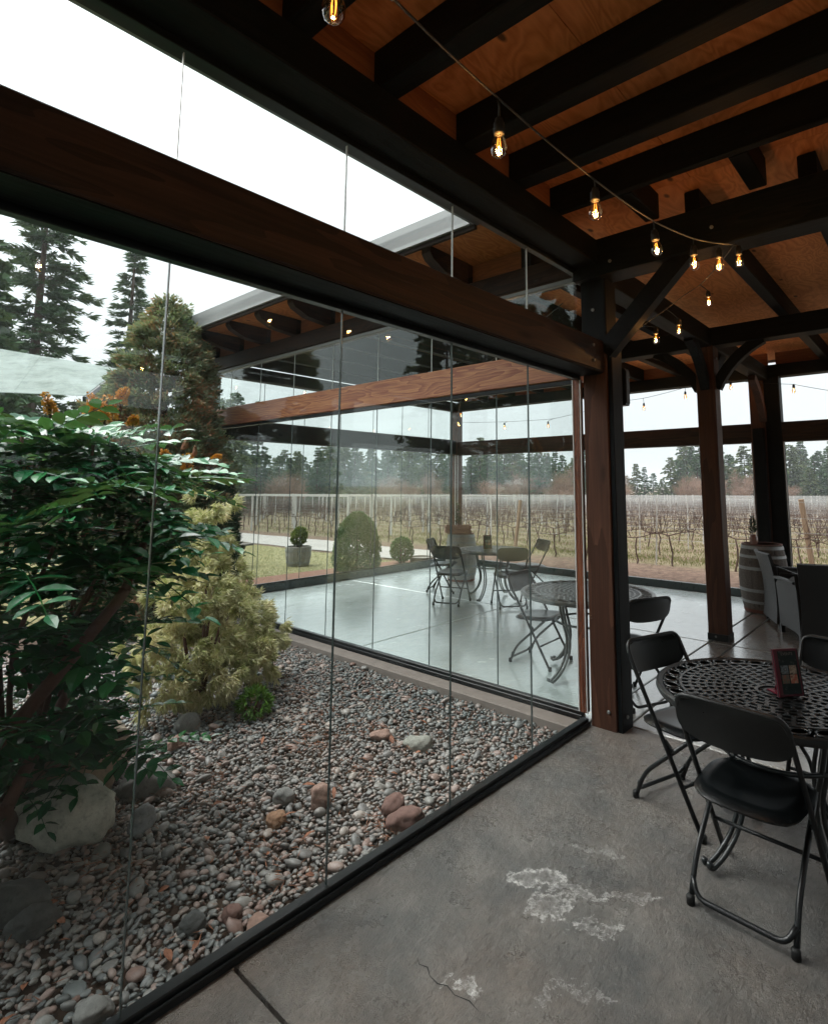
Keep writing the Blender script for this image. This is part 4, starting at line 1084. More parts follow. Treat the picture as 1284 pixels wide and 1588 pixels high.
# ================================================================== LATTICE TABLES
def make_table(label, group):
    e = empty('lattice_table', label=label, cat='table', group=group); mt = M['cast']
    Z = .712; Rr = .51
    top = MB().lathe([(Rr-.022, Z-.006), (Rr-.004, Z), (Rr+.006, Z-.006), (Rr+.008, Z-.022), (Rr, Z-.036), (Rr-.014, Z-.036), (Rr-.022, Z-.02), (Rr-.022, Z-.006)], 64).build('rim', mt, e); auto_smooth(top, 45)
    mb = MB()
    def ringband(r_, wd, h, n_=56, z=Z-.004):
        mb.lathe([(r_-wd/2, z-h), (r_-wd/2, z), (r_+wd/2, z), (r_+wd/2, z-h), (r_-wd/2, z-h)], n_)
    ringband(.405, .012, .012, 64, Z-.001); ringband(.075, .016, .012, 28, Z-.001); ringband(.04, .012, .008, 20, Z-.003)
    rr = [.108+.0365*k for k in range(8)]
    for k, r_ in enumerate(rr): ringband(r_, .015, .007, 56, Z-.004)
    # woven radial bars, staggered ring by ring
    for k in range(-1, len(rr)):
        ra = .08 if k < 0 else rr[k]; rb = rr[k+1] if k+1 < len(rr) else .402
        n_ = int(2*math.pi*(ra+rb)/2/.05)
        for i in range(n_):
            a = 2*math.pi*(i+.5*(k % 2))/n_; ca, sa = math.cos(a), math.sin(a)
            mb.bar((ra*ca, ra*sa, Z-.0065), (rb*ca, rb*sa, Z-.0068), .018, .008)
    for i in range(10):
        a = 2*math.pi*i/10; mb.bar((.0*math.cos(a), 0, Z-.008), (.075*math.cos(a), .075*math.sin(a), Z-.008), .007, .006)
    mb.build('lattice', mt, e)
    # outer band of oval loops and dots
    ob = MB(); n_ = 30
    for i in range(n_):
        a = 2*math.pi*i/n_; c = (.447*math.cos(a), .447*math.sin(a)); pts_ = []
        for k in range(12):
            t = 2*math.pi*k/12; lx, ly = .030*math.cos(t), .04*math.sin(t)
            lx, ly = lx*math.cos(.5)-ly*math.sin(.5), lx*math.sin(.5)+ly*math.cos(.5)
            pts_.append((c[0]+lx*math.cos(a)-ly*math.sin(a), c[1]+lx*math.sin(a)+ly*math.cos(a), Z-.006))
        ob.tube(pts_, .0055, 5, True)
        a2 = a+math.pi/n_; 
        for r_ in (.42, .476): ob.lathe([(0, Z-.012), (.009, Z-.009), (.009, Z-.004), (0, Z-.001)], 6, (r_*math.cos(a2), r_*math.sin(a2), 0))
    ob.build('scroll_band', mt, e, True)
    for i in range(4):
        a = math.pi/4+i*math.pi/2
        lg = []
        for (r_, z) in ((.27, Z-.03), (.275, .6), (.24, .45), (.205, .34), (.21, .24), (.26, .13), (.34, .05), (.385, .024), (.405, .034), (.40, .052)):
            lg.append(Vector((r_, 0, z)))
        lg = fillet(lg, .05, 3)
        vs = []
        leg = MB()
        for s in (-.016, .016):
            leg.tube([(p.x, p.y+s, p.z) for p in lg], [.0105]*(len(lg)-4)+[.013]*4, 6)
        o = leg.build('leg', mt, e, True); o.rotation_euler = (0, 0, a)
    ap = MB()
    for r_, z in ((.275, .66), (.245, .46)): ap.tube([(r_*math.cos(2*math.pi*k/40), r_*math.sin(2*math.pi*k/40), z) for k in range(40)], .010, 6, True)
    for z in (.69,):
        for k in range(4):
            a = math.pi/4+k*math.pi/2; ap.bar((.0, 0, z), (.47*math.cos(a), .47*math.sin(a), z), .02, .02)
    ap.build('apron_ring', mt, e, True)
    return e
TG = 'round cast metal lattice tables'
tb1 = make_table('round dark lattice table with the red edged menu on it', TG)
tb1.location = (-.745, -1.34, 0); tb1.rotation_euler = (0, 0, .18)
t2_ = dup(tb1, (.90, .48, 0), .5, (1.13, 1.13, 1.01), label='round lattice table behind the corner post, seen through the glass')
t3_ = dup(tb1, (3.06, 3.16, 0), .9, label='round lattice table furthest away, in front of the grey barrel')

M['cast_sheen'] = plain('sky_sheen_cast_metal', (.13, .14, .14), .33, .2, .3, 25, .2, .8)  # paler copy of the cast metal, with reflected sky put into its colour
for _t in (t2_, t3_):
    for _c in _t.children: _c.material_slots[0].link = 'OBJECT'; _c.material_slots[0].material = M['cast_sheen']
# menu stands
def text_mesh(s, size):
    cu = bpy.data.curves.new('text', 'FONT'); cu.body = s; cu.size = size; cu.align_x = 'CENTER'; cu.align_y = 'CENTER'; cu.resolution_u = 2
    o = bpy.data.objects.new('t', cu); C.objects.link(o); dg = bpy.context.evaluated_depsgraph_get()
    me = bpy.data.meshes.new_from_object(o.evaluated_get(dg)); bpy.data.objects.remove(o); return me
pics = {}
def pic_mat(name, cols, sc_):
    b = NB(name); n_ = b.noise(b.obj(), sc_, 3, .5)
    c = b.ramp(n_, [(.3+.4*i/(len(cols)-1), x) for i, x in enumerate(cols)]); return b.end(b.principled(c, .3))
PM = [pic_mat('photo_blue_people', [(.02, .04, .05), (.25, .32, .36), (.05, .06, .07), (.45, .5, .52)], 70), pic_mat('photo_cream_dancers', [(.5, .42, .32), (.25, .2, .16), (.55, .47, .38), (.1, .08, .07)], 60),
      pic_mat('photo_green_red', [(.16, .2, .15), (.35, .12, .08), (.1, .16, .14), (.3, .1, .07)], 60), pic_mat('photo_tan_red', [(.5, .4, .3), (.5, .1, .06), (.55, .45, .34), (.3, .07, .05)], 70)]
lettr = plain('faded_cream_ink', (.22, .2, .18), .5, 0, .1, 30, 0)
def menu(loc, rz, label, detail=True):
    e = empty('menu_stand', loc, rz, label, 'menu')
    Wm, Hm = .125, .2; tilt = Matrix.Rotation(rad(-9), 4, 'X')
    def put(o): o.matrix_local = tilt @ o.matrix_local; return o
    fr = MB()
    fr.bar((-Wm/2, 0, Hm/2), (Wm/2, 0, Hm/2), .008, Hm, .002); board = put(fr.build('board', M['burg'], e))
    put(MB().box((.006, -.0055, Hm/2), (Wm-.032, .003, Hm-.02), None, .0008).build('print', M['print'], e))
    put(MB().box((-.053, -.008, Hm/2), (.019, .009, Hm), None, .003).build('spine', M['burg'], e))
    for s in (-1, 1): put(MB().bar((s*(Wm/2+.001), -.005, 0), (s*(Wm/2+.001), -.005, Hm), .003, .003).build('clear_edge', M['seal'], e))
    MB().box((0, .045, .004), (Wm*.8, .09, .006), None, .002).build('foot_plate', M['burg'], e)
    st = MB().bar((0, .075, .004), (0, .02, .12), .05, .003).build('strut', M['burg'], e)
    if detail:
        for k, (x, z) in enumerate(((-.016, .112), (.0245, .112), (-.016, .073), (.0245, .073))):
            put(MB().box((x, -.0078, z), (.035, .0012, .036)).build('photo', PM[k], e))
        t = put(link('lettering', text_mesh('EVENTS', .017), lettr, e)); t.matrix_local = tilt @ Matrix.Translation((.006, -.0076, .178)) @ Matrix.Rotation(math.pi/2, 4, 'X')
        put(MB().lathe([(0, -.009), (.0045, -.006), (.006, .002), (.005, .008), (0, .009)], 10, (.006, -.0085, .153), 1, .12).build('emblem', lettr, e))
        for k in range(3): put(MB().box((.006, -.0076, .042-.009*k), (.07-.008*k, .0008, .0022)).build('text_line', lettr, e))
    return e
# front of the stand faces local -y
menu((-.785, -1.415, .714), YAW-math.pi/2+rad(8), 'menu card in a burgundy edged stand on the near table')
menu((3.02, 3.22, .714), YAW-math.pi/2+.2, 'dark menu stand on the far lattice table')

# ================================================================== BARRELS, CRATE, JARS
def make_barrel(label, group):
    e = empty('wine_barrel', label=label, cat='barrel', group=group); H = .88; n_ = 24
    def rad_(z): t = (z/H-.5)*2; return .345-.062*t*t
    for i in range(n_):
        a0, a1 = 2*math.pi*i/n_+.006, 2*math.pi*(i+1)/n_-.006; vs = []; K = 8
        rj = random.Random(i).uniform(-.0018, .0018)
        for k in range(K+1):
            z = H*k/K; r_ = rad_(z)+rj
            for (a, q_) in ((a0, r_), ((a0+a1)/2, r_+.002), (a1, r_), (a1, r_-.025), (a0, r_-.025)): vs.append((q_*math.cos(a), q_*math.sin(a), z))
        fs = [(4, 3, 2, 1, 0), tuple(range(5*K, 5*K+5))]
        for k in range(K):
            for j in range(5): fs.append((k*5+j, k*5+(j+1) % 5, k*5+5+(j+1) % 5, k*5+5+j))
        MB().add(vs, fs).build('stave', M['stave'], e)
    for z, hh, mt in ((.035, .04, 'rust'), (.15, .035, 'hoop'), (.30, .04, 'hoop'), (.58, .04, 'hoop'), (.73, .035, 'hoop'), (.845, .04, 'hoop')):
        auto_smooth(MB().lathe([(rad_(z-hh/2)+.001, z-hh/2), (rad_(z-hh/2)+.005, z-hh/2), (rad_(z+hh/2)+.005, z+hh/2), (rad_(z+hh/2)+.001, z+hh/2)], 40).build('hoop', M[mt], e))
    MB().lathe([(0, .84), (rad_(.84)-.02, .84), (rad_(.84)-.02, .852), (0, .853)], 32).build('barrel_head', M['stave'], e)
    auto_smooth(MB().lathe([(rad_(H)-.028, H), (rad_(H)+.003, H), (rad_(H)+.003, H+.008), (rad_(H)-.028, H+.008), (rad_(H)-.028, H)], 32).build('rim', M['rust'], e))
    return e
bg_ = 'oak wine barrels on the patio'
b1 = make_barrel('grey wine barrel with a small potted sprig by the right wall post', bg_); b1.location = (4.74, -.09, 0); b1.scale = (.86, .86, 1.0)
MB().lathe([(0, 0), (.028, 0), (.028, .006), (0, .007)], 14).build('bung', M['palepost'], b1).matrix_local = Matrix.Translation((-.25, -.225, .47)) @ Matrix.Rotation(rad(90), 4, 'Y') @ Matrix.Rotation(rad(-42), 4, 'X')
b2 = dup(b1, (*cr(.06, 10.1), 0), .4, (.8, .8, .92), label='pale grey barrel under a wooden crate beyond the far table')
for _c in b2.children:
    if _c.name.startswith(('stave', 'barrel_head')):
        _c.material_slots[0].link = 'OBJECT'; _c.material_slots[0].material = M['palestave']
jar_m = NB('pinkish_jar_glass'); jar_mat = jar_m.end(jar_m.principled((.3, .17, .14), .15, None, 0, .5, .5))
def sprig(loc, rz, label, h, seed, jr=.05):
    e = empty('sprig_jar', loc, rz, label, 'plant jar'); r = np.random.default_rng(seed)
    auto_smooth(MB().lathe([(0, 0), (jr*.9, .002), (jr, .02), (jr, .09), (jr*.7, .11), (jr*.72, .125), (jr*.6, .125), (jr*.6, .11)], 16).build('jar', jar_mat, e))
    MB().tube([(0, 0, .02), (.004, .004, h*.5), (0, .008, h)], [.005, .004, .002], 5).build('stem', M['mstem'], e)
    n_ = 110; z = r.uniform(.13, h, n_); a = r.uniform(0, 6.28, n_); P_ = np.stack([.006*np.cos(a), .006*np.sin(a), z], 1); D_ = np.stack([np.cos(a), np.sin(a), .8+0*a], 1)
    leaves('foliage', P_, D_, np.interp(z, [.1, h], [.085, .035]), .016, M['yew'], e, .3, r); return e
sprig((4.58, -.03, .888), .3, 'small leafy sprig in a pinkish jar on the right hand barrel', .36, 3)
bx, by = cr(.0, 10.05)
cr_e = empty('wooden_crate', (bx, by, .822), YAW-math.pi/2+.1, 'pinkish wooden crate on top of the pale barrel', 'crate')
for s in (-1, 1):
    for k in range(2): MB().box((0, s*.14, .035+.068*k), (.44, .014, .058), None, .003).build('slat', M['cratewood'], cr_e); MB().box((s*.213, 0, .035+.068*k), (.014, .26, .058), None, .003).build('end_slat', M['cratewood'], cr_e)
for k in range(4): MB().box((0, -.1+.067*k, .004), (.42, .06, .008)).build('base_slat', M['cratewood'], cr_e)
sprig((bx-.0, by, .84), .8, 'leafy sprig in a jar standing inside the crate', .5, 8)

# ================================================================== WICKER ARMCHAIRS
def make_wicker(label, group):
    e = empty('wicker_armchair', label=label, cat='armchair', group=group); mt = M['wicker']; Wd = .3
    rows = []
    for i in range(12):
        z = .05+.80*i/11; t = i/11
        x0 = -.27-.05*t-.05*(2*t-1)**2*(1 if t > .5 else .8)
        row = []
        for j in range(11):
            v = -1+2*j/10; y = v*(Wd-.03*math.sin(math.pi*t)+.02*t); row.append((x0-.05*(1-v*v)*t+.01, y, z))
        rows.append(row)
    auto_smooth(MB().grid_solid(rows, .035).build('backrest', mt, e), 50)
    for s in (-1, 1):
        rows = []
        for i in range(9):
            t = i/8; zb = .10+.0*t; x = -.28+.56*t; row = []
            ztop = .62-.02*t + (.14*(1-t)**4)
            flare = .03*(2*t-1)**2
            for j in range(6):
                v = j/5; z = zb-.05*(abs(2*t-1)**6)+(ztop-zb)*v; row.append((x, s*(Wd-.02+.025*v*v), z))
            rows.append(row)
        auto_smooth(MB().grid_solid(rows, .035).build('side_panel', mt, e), 50)
        MB().bar((-.26, s*(Wd+.005), .63), (.29, s*(Wd+.005), .612), .07, .03, .01).build('armrest', mt, e)
        for x in (-.27, .26): MB().bar((x, s*(Wd-.02), 0), (x, s*(Wd-.02), .1), .045, .045, .006).build('leg', M['metal'], e)
    MB().box((.02, 0, .36), (.54, .54, .1), None, .03).build('seat', mt, e)
    MB().box((.285, 0, .2), (.03, .54, .22), None, .008).build('front_panel', mt, e)
    return e
WG = 'dark wicker armchairs by the right wall'
wk = make_wicker('dark wicker armchair in front of the barrel, its back turned to the courtyard', WG)
wk.location = (4.24, -.56, 0); wk.rotation_euler = (0, 0, face(.43, -.9))
dup(wk, (3.62, -.87, 0), face(.80, .46), (1.02, 1.02, .99), label='dark wicker armchair at the right edge, seen from behind')

# speaker behind the corner post
sp = empty('wall_speaker', (.235, -.2, 2.25), label='slim black box speaker fixed on the corner post', cat='speaker')
MB().box((0, 0, .14), (.07, .1, .28), None, .006).build('case', M['metal'], sp); MB().box((0, -.053, .14), (.055, .008, .25), None, .002).build('grille', M['cable'], sp)

# ================================================================== STRING LIGHTS
bulbg = NB('amber_bulb_glass')
_g = bulbg.n('ShaderNodeNewGeometry'); _d = bulbg.n('ShaderNodeVectorMath', operation='DOT_PRODUCT'); bulbg.set(_d.inputs[0], _g.outputs['Normal']); bulbg.set(_d.inputs[1], _g.outputs['Incoming'])
_c = bulbg.math('SUBTRACT', 1.0, bulbg.math('ABSOLUTE', _d.outputs['Value'])); _f = bulbg.math('ADD', .09, bulbg.math('MULTIPLY', bulbg.math('POWER', _c, 2.2), .75))
_t = bulbg.n('ShaderNodeBsdfTransparent', {'Color': (1, .8, .55, 1)}); _gl = bulbg.n('ShaderNodeBsdfAnisotropic', {'Roughness': .03}); _s = bulbg.n('ShaderNodeMixShader')
bulbg.set(_s.inputs[0], _f); bulbg.t.links.new(_t.outputs[0], _s.inputs[1]); bulbg.t.links.new(_gl.outputs[0], _s.inputs[2])
M['bulb'] = bulbg.end(_s.outputs[0])
M['fil'] = emis('glowing_filament', (1, .33, .055), 1.1)
sock_me = MB().lathe([(0, 0), (.012, -.001), (.014, -.012), (.017, -.016), (.0175, -.048), (.015, -.052), (0, -.053)], 12).mesh('socket'); sock_me.materials.append(M['rubber'])
bulb_me = MB().lathe([(.0135, -.05), (.015, -.06), (.0215, -.078), (.025, -.094), (.0245, -.105), (.02, -.117), (.011, -.1245), (0, -.127)], 16).mesh('bulb'); bulb_me.materials.append(M['bulb'])
bulb_me.polygons.foreach_set('use_smooth', [True]*len(bulb_me.polygons)); sock_me.polygons.foreach_set('use_smooth', [True]*len(sock_me.polygons))
fb = MB()
for a in (0, 1.57, 3.14, 4.71):
    fb.tube([(.004*math.cos(a), .004*math.sin(a), -.064), (.0065*math.cos(a), .0065*math.sin(a), -.085), (.0045*math.cos(a), .0045*math.sin(a), -.108)], .0011, 5)
fil_me = fb.mesh('filament'); fil_me.materials.append(M['fil'])
LAMP = bpy.data.lights.new('bulb_light', 'POINT'); LAMP.energy = .55; LAMP.color = (1, .55, .2); LAMP.shadow_soft_size = .01
def catenary(a, b_, sag, n_=18):
    a, b_ = Vector(a), Vector(b_); return [a.lerp(b_, i/n_)-Vector((0, 0, sag*4*(i/n_)*(1-i/n_))) for i in range(n_+1)]
def string(label, nodes, bulbs, sag=.06, dropl=.05, lit=True, cab=.0036):
    e = empty('string_light', nodes[0], label=label, cat='string light', group='string lights under the roof'); o0 = Vector(nodes[0])
    cable = MB()
    path = []
    for a, b_ in zip(nodes[:-1], nodes[1:]): path += catenary(a, b_, sag*(Vector(b_)-Vector(a)).length/2, 12)
    q_ = [p-o0 for p in path]; dd = [q_[0]]
    for p in q_[1:]:
        if (p-dd[-1]).length > 1e-4: dd.append(p)
    cable.tube(dd, cab, 6)
    for p in bulbs:
        p = Vector(p); 
        best = min(path, key=lambda s: (s-p).length)
        pr = p-o0
        cable.tube([best-o0, (best-o0).lerp(pr, .5)+Vector((.004, 0, .004)), pr], .0035, 5)
        s = bpy.data.objects.new('socket', sock_me); C.objects.link(s); s.parent = e; s.location = pr
        s.rotation_euler = (random.uniform(-.08, .08), random.uniform(-.08, .08), random.uniform(0, 3))
        g_ = bpy.data.objects.new('bulb', bulb_me); C.objects.link(g_); g_.parent = e; g_.location = pr; g_.rotation_euler = s.rotation_euler
        f_ = bpy.data.objects.new('filament', fil_me); C.objects.link(f_); f_.parent = g_
        if lit:
            l_ = bpy.data.objects.new('bulb_light', LAMP); C.objects.link(l_); l_.parent = g_; l_.location = (0, 0, -.087)
    cable.build('cable', M['cable'], e, True); return e
# socket tops are .127 above the bulb tip; sited along the photo's pixels
def bulb_at(x, y, d): return rayp(x, y, d)+Vector((0, 0, .09))
B = [bulb_at(519, 14, 1.20), bulb_at(774, 226, 1.73), bulb_at(923, 327, 2.1), bulb_at(1015, 386, 2.58), bulb_at(1076, 407, 2.86), bulb_at(1116, 411, 3.05), bulb_at(1146, 405, 3.25)]
cab_pts = [rayp(470, -60, 1.0), rayp(612, 0, 1.28), rayp(772, 152, 1.73), rayp(921, 278, 2.1), rayp(1013, 343, 2.58), rayp(1075, 370, 2.86), rayp(1114, 377, 3.05), rayp(1138, 379, 3.3)]
string('string of warm filament bulbs hanging along the ceiling nearest the viewer', cab_pts, B, .02)
S2 = [rayp(1138, 379, 3.3), rayp(1085, 442, 4.5), rayp(1060, 458, 4.6), rayp(1003, 500, 4.3), rayp(966, 526, 4.05)]
string('short string of bulbs looping back to the corner post brace', S2, [bulb_at(1098, 468, 4.5), bulb_at(1053, 512, 4.4), bulb_at(1017, 526, 4.2)], .02)
Fx = 5.35
def onx(x, y, X):
    v = (RT*((x-CX)/FPX)+DN*((y-CY)/FPX)+fw); return CAM + v*((X-CAM.x)/v.x)
S3 = [Vector((5.35, 5.9, 3.0)), Vector((5.4, 3.5, 2.9)), onx(965, 622, Fx), onx(1000, 617, Fx), onx(1062, 601, Fx), onx(1132, 590, Fx), onx(1230, 596, Fx), onx(1330, 612, Fx)]
string('string of bulbs along the vineyard side of the patio', S3, [onx(998, 625, Fx), onx(1062, 607, Fx), onx(1132, 592, Fx), onx(1230, 596, Fx), Vector((5.38, 4.6, 2.9)), Vector((5.4, 3.6, 2.86)), Vector((5.38, 2.9, 2.85))], .02, lit=True)
S4 = [Vector((.35, .35, 3.2)), Vector((1.5, 2.3, 3.0)), Vector((2.9, 3.6, 3.2)), Vector((4.3, 4.9, 3.0)), Vector((5.45, 5.9, 3.2))]
string('string of bulbs crossing the patio behind the second glass wall', S4, [p-Vector((0, 0, .1)) for p in (Vector((.9, 1.3, 3.06)), Vector((1.5, 2.3, 3.0)), Vector((2.2, 2.95, 3.05)), Vector((3.6, 4.25, 3.05)), Vector((4.3, 4.9, 3.0)), Vector((4.9, 5.4, 3.05)))], .02)
S5 = [Vector((-6.5, -4.6, 3.2)), Vector((-4.5, -4.2, 2.95)), Vector((-2.5, -4.4, 3.2)), Vector((-.5, -4.2, 2.95)), Vector((1.5, -4.4, 3.2))]
string('string of bulbs on the far side of the near bay', S5, [p-Vector((0, 0, .08)) for p in (Vector((-5.5, -4.4, 3.03)), Vector((-4.5, -4.2, 2.95)), Vector((-3.5, -4.3, 3.03)), Vector((-1.5, -4.3, 3.03)), Vector((-.5, -4.2, 2.95)), Vector((.5, -4.3, 3.03)))], .02)

# ================================================================== BEYOND THE PATIO
# half barrel planter, clipped shrubs, picnic table
pl_x, pl_y = 3.35, 8.55
pe_ = empty('barrel_planter', (pl_x, pl_y, gz(pl_x, pl_y)), label='half barrel planter with a round bush on the lawn', cat='planter')
for i in range(20):
    a0, a1 = 2*math.pi*i/20+.008, 2*math.pi*(i+1)/20-.008; vs = []
    for z, r_ in ((0, .225), (.2, .265), (.4, .27)):
        for (a, q_) in ((a0, r_), (a1, r_), (a1, r_-.025), (a0, r_-.025)): vs.append((q_*math.cos(a), q_*math.sin(a), z))
    fs = [(3, 2, 1, 0), (8, 9, 10, 11)]+[(k*4+j, k*4+(j+1) % 4, k*4+4+(j+1) % 4, k*4+4+j) for k in range(2) for j in range(4)]
    MB().add(vs, fs).build('stave', M['palestave'], pe_)
for z in (.06, .3): auto_smooth(MB().lathe([(.236+z*.11, z), (.242+z*.11, z), (.244+z*.11, z+.03), (.236+z*.11, z+.03)], 30).build('hoop', M['hoop'], pe_))
MB().lathe([(0, .36), (.24, .36), (.24, .368), (0, .372)], 20).build('soil', M['soil'], pe_)
whorl_shrub('potted_bush', (pl_x, pl_y, gz(pl_x, pl_y)+.37), 'round yellow green bush growing in the half barrel', 'bush', [(0, 0, .22, .16, 1.0), (.03, 0, .3, .13, 1.0)], 600, 7, .045, .02, M['bush'], M['mstem'], 8, .0)
def cone_shrub(name, x, y, label, h, r_, n_, seed, mat=M['box'], cat='shrub'):
    r = np.random.default_rng(seed); e = empty(name, (x, y, gz(x, y)), label=label, cat=cat)
    z = h*r.random(n_); prof = np.interp(z/h, [0, .15, .45, .75, .9, 1], [.85, 1, .98, .78, .5, .15])*r_; a = r.uniform(0, 6.28, n_); rr = prof*np.where(r.random(n_) < .7, r.uniform(.85, 1.04, n_), r.uniform(.3, .9, n_))*(1+.06*np.sin(a*7+z*12))
    P_ = np.stack([rr*np.cos(a), rr*np.sin(a), z], 1); N_ = np.stack([np.cos(a), np.sin(a), .5+0*a], 1)
    PP = np.repeat(P_, 6, 0); DD = np.repeat(N_, 6, 0)+unit(len(PP), r)*.9
    leaves('foliage', PP+unit(len(PP), r)*.01, DD, .035*r.uniform(.7, 1.2, len(PP)), .014, mat, e, .3, r)
    MB().tube([(0, 0, -.05), (0, 0, h*.8)], [.04, .01], 6).build('stem', M['bark2'], e); return e
cone_shrub('conical_shrub', 3.62, 6.95, 'upright conical green shrub just outside the far patio glass', 1.14, .44, 6500, 31)
whorl_shrub('ball_shrub', (5.0, 7.1, -.03), 'small ball shaped green shrub right of the conical one', 'shrub', [(0, 0, .28, .24, 1.0), (.03, .03, .34, .2, 1.0)], 900, 7, .045, .02, M['box'], M['mstem'], 9)
auto_smooth(MB().lathe([(0, 0), (.24, 0), (.27, .12), (.25, .12), (.24, .09), (0, .1)], 22).build('round_planter', M['curb'])).location = (5.35, 6.85, -.03)
tag(bpy.data.objects['round_planter'], 'low round concrete planter by the ball shaped shrub', 'planter')
pt = empty('picnic_table', (1.55, 9.7, gz(1.5, 9.7)), .35, 'grey weathered picnic table on the lawn behind the dark conifer', 'picnic table')
for k in range(5): MB().box((0, -.3+.15*k, .74), (1.8, .14, .038), None, .004).build('plank', M['stave'], pt)
for s in (-1, 1):
    for k in range(2): MB().box((0, s*(.64+.14*k), .44), (1.8, .13, .038), None, .004).build('bench_plank', M['stave'], pt)
    for q_ in (-1, 1): MB().bar((q_*.6, s*.28, .72), (q_*.6, s*.66, 0), .04, .09).build('leg', M['stave'], pt)
    MB().bar((s*.66, -.82, .4), (s*.66, .82, .4), .04, .09).build('crosspiece', M['stave'], pt)

# vineyard: rows of trellis run along y
vr = random.Random(77)
NR = 24; X0 = 8.6; DX = 2.0
def ORD(i): return ['first', 'second', 'third', 'fourth', 'fifth', 'sixth', 'seventh', 'eighth', 'ninth', 'tenth', 'eleventh', 'twelfth', 'thirteenth', 'fourteenth', 'fifteenth', 'sixteenth', 'seventeenth', 'eighteenth', 'nineteenth', 'twentieth', 'twenty-first', 'twenty-second', 'twenty-third', 'last'][i]
def yrange(x):
    # span seen past the patio, with margin
    d = x-CAM.x; return max(-9.0, CAM.y+d*math.tan(rad(2))), min(CAM.y+d*math.tan(rad(66)), 75)
post_me = MB().bar((0, 0, -.3), (0, 0, 1.48), .06, .06, .012).mesh('post'); post_me.materials.append(M['palepost'])
thin_me = MB().bar((0, 0, -.3), (0, 0, 1.45), .024, .024).mesh('post'); thin_me.materials.append(M['palepost'])
row_posts = 0; farposts = MB(); vine_spots = []
for i in range(NR):
    x = X0+DX*i; y0, y1 = yrange(x)
    e = empty('vine_trellis', (x, (y0+y1)/2, gz(x, (y0+y1)/2)), label='vineyard row of pale posts and wires, '+ORD(i)+' row out from the patio kerb', cat='trellis', group='vineyard trellis rows')
    o0 = e.location.copy()
    wm = MB(); n_ = max(6, int((y1-y0)/4.6)); py_ = [y0+(y1-y0)*k/n_+vr.uniform(-.3, .3) for k in range(n_+1)]
    for hgt in (.55, .82, 1.1, 1.38):
        pts_ = [Vector((x+vr.uniform(-.02, .02), y, gz(x, y)+hgt+vr.uniform(-.02, .02)))-o0 for y in py_]
        wm.tube(pts_, (.0035 if i < 8 else .005), 3, caps=False)
    wm.build('wire', M['wire'], e)
    if i < 6 and y1 > 15:
        ya = max(13.5, y0); rm = MB(); k_ = 0
        rm.bar(Vector((x, ya, gz(x, ya)+1.42))-o0, Vector((x, y1, gz(x, y1)+1.42))-o0, .05, .05)
        y = ya
        while y < y1: rm.bar(Vector((x, y, gz(x, y)-.1))-o0, Vector((x, y, gz(x, y)+1.42))-o0, .055, .055); y += 3.1
        rm.build('net_frame', M['palepost'], e)
    for k, y in enumerate(py_):
        if row_posts < 290:
            p = bpy.data.objects.new('post', post_me if k % 3 == 0 else thin_me); C.objects.link(p); p.parent = e
            p.location = Vector((x, y, gz(x, y)))-o0; p.rotation_euler = (vr.uniform(-.05, .05), vr.uniform(-.04, .04), vr.uniform(0, 1)); row_posts += 1
        else: farposts.bar((x, y, gz(x, y)-.2), (x+vr.uniform(-.05, .05), y, gz(x, y)+1.42), .045, .045)
    # furled bird netting on the top wires, hanging loose
    y = y0
    while y < y1: vine_spots.append((x+vr.uniform(-.06, .06), y+vr.uniform(-.15, .15), i)); y += 1.0
tag(farposts.build('far_trellis_posts', M['palepost']), kind='stuff')
netm = NB('white_bird_net'); _o = netm.pos(); _h = netm.noise(netm.mapping(_o, (1, 4, 4)), 2.0, 5, .7)
_df = netm.n('ShaderNodeBsdfDiffuse', {'Color': (.75, .76, .75, 1)}); _tt = netm.n('ShaderNodeBsdfTransparent'); _ms = netm.n('ShaderNodeMixShader'); netm.set(_ms.inputs[0], netm.ramp(_h, [(.3, .0), (.75, .05)]))
netm.t.links.new(_tt.outputs[0], _ms.inputs[1]); netm.t.links.new(_df.outputs[0], _ms.inputs[2]); M['net'] = netm.end(_ms.outputs[0])
for i in range(3, NR):
    x = X0+DX*i; y0, y1 = yrange(x); n_ = 40; v = []; f = []
    for k in range(n_+1):
        y = y0+(y1-y0)*k/n_
        for zz_ in (.95+vr.uniform(-.06, .06), 1.4): v.append((x+vr.uniform(-.03, .03), y, gz(x, y)+zz_))
    for k in range(n_): a = 2*k; f.append((a, a+1, a+3, a+2))
    o = link('bird_net', np_mesh('bird_net', v, f), M['net']); tag(o, 'pale bird netting hung along the '+ORD(i)+' vineyard row from the patio', 'net', 'bird nets over the vineyard rows')
# vines
def vine_mesh(seed, simple=False):
    r = random.Random(seed); mb = MB(); p = Vector((0, 0, -.1)); pts_ = [p.copy()]
    for k in range(4): p = p+Vector((r.uniform(-.05, .05), r.uniform(-.06, .06), .165)); pts_.append(p.copy())
    nn = 4 if simple else 5
    mb.tube(pts_, [.026, .02, .017, .019, .014], nn)
    for s in (-1, 1):
        q_ = p.copy(); ar = [q_.copy()]
        for k in range(4): q_ = q_+Vector((r.uniform(-.03, .03), s*.14, r.uniform(-.01, .05))); ar.append(q_.copy())
        mb.tube(ar, [.012, .0105, .009, .008, .006], nn)
        for k in range(6 if simple else 14):
            c = ar[r.randrange(1, 5)]; d = Vector((r.uniform(-.18, .18), s*r.uniform(-.2, .35), r.uniform(.05, .6))); mb.tube([c, c+d*.5+Vector((0, r.uniform(-.03, .03), 0)), c+d], [.0055, .004, .0025], 3)
    return mb
vmes = []
for k in range(7):
    me = vine_mesh(k).mesh('vine'); me.materials.append(M['vine']); vmes.append(me)
def vfront(s): return (s[0]-CAM.x)*math.cos(YAW)+(s[1]-CAM.y)*math.sin(YAW)
vine_spots.sort(key=vfront)
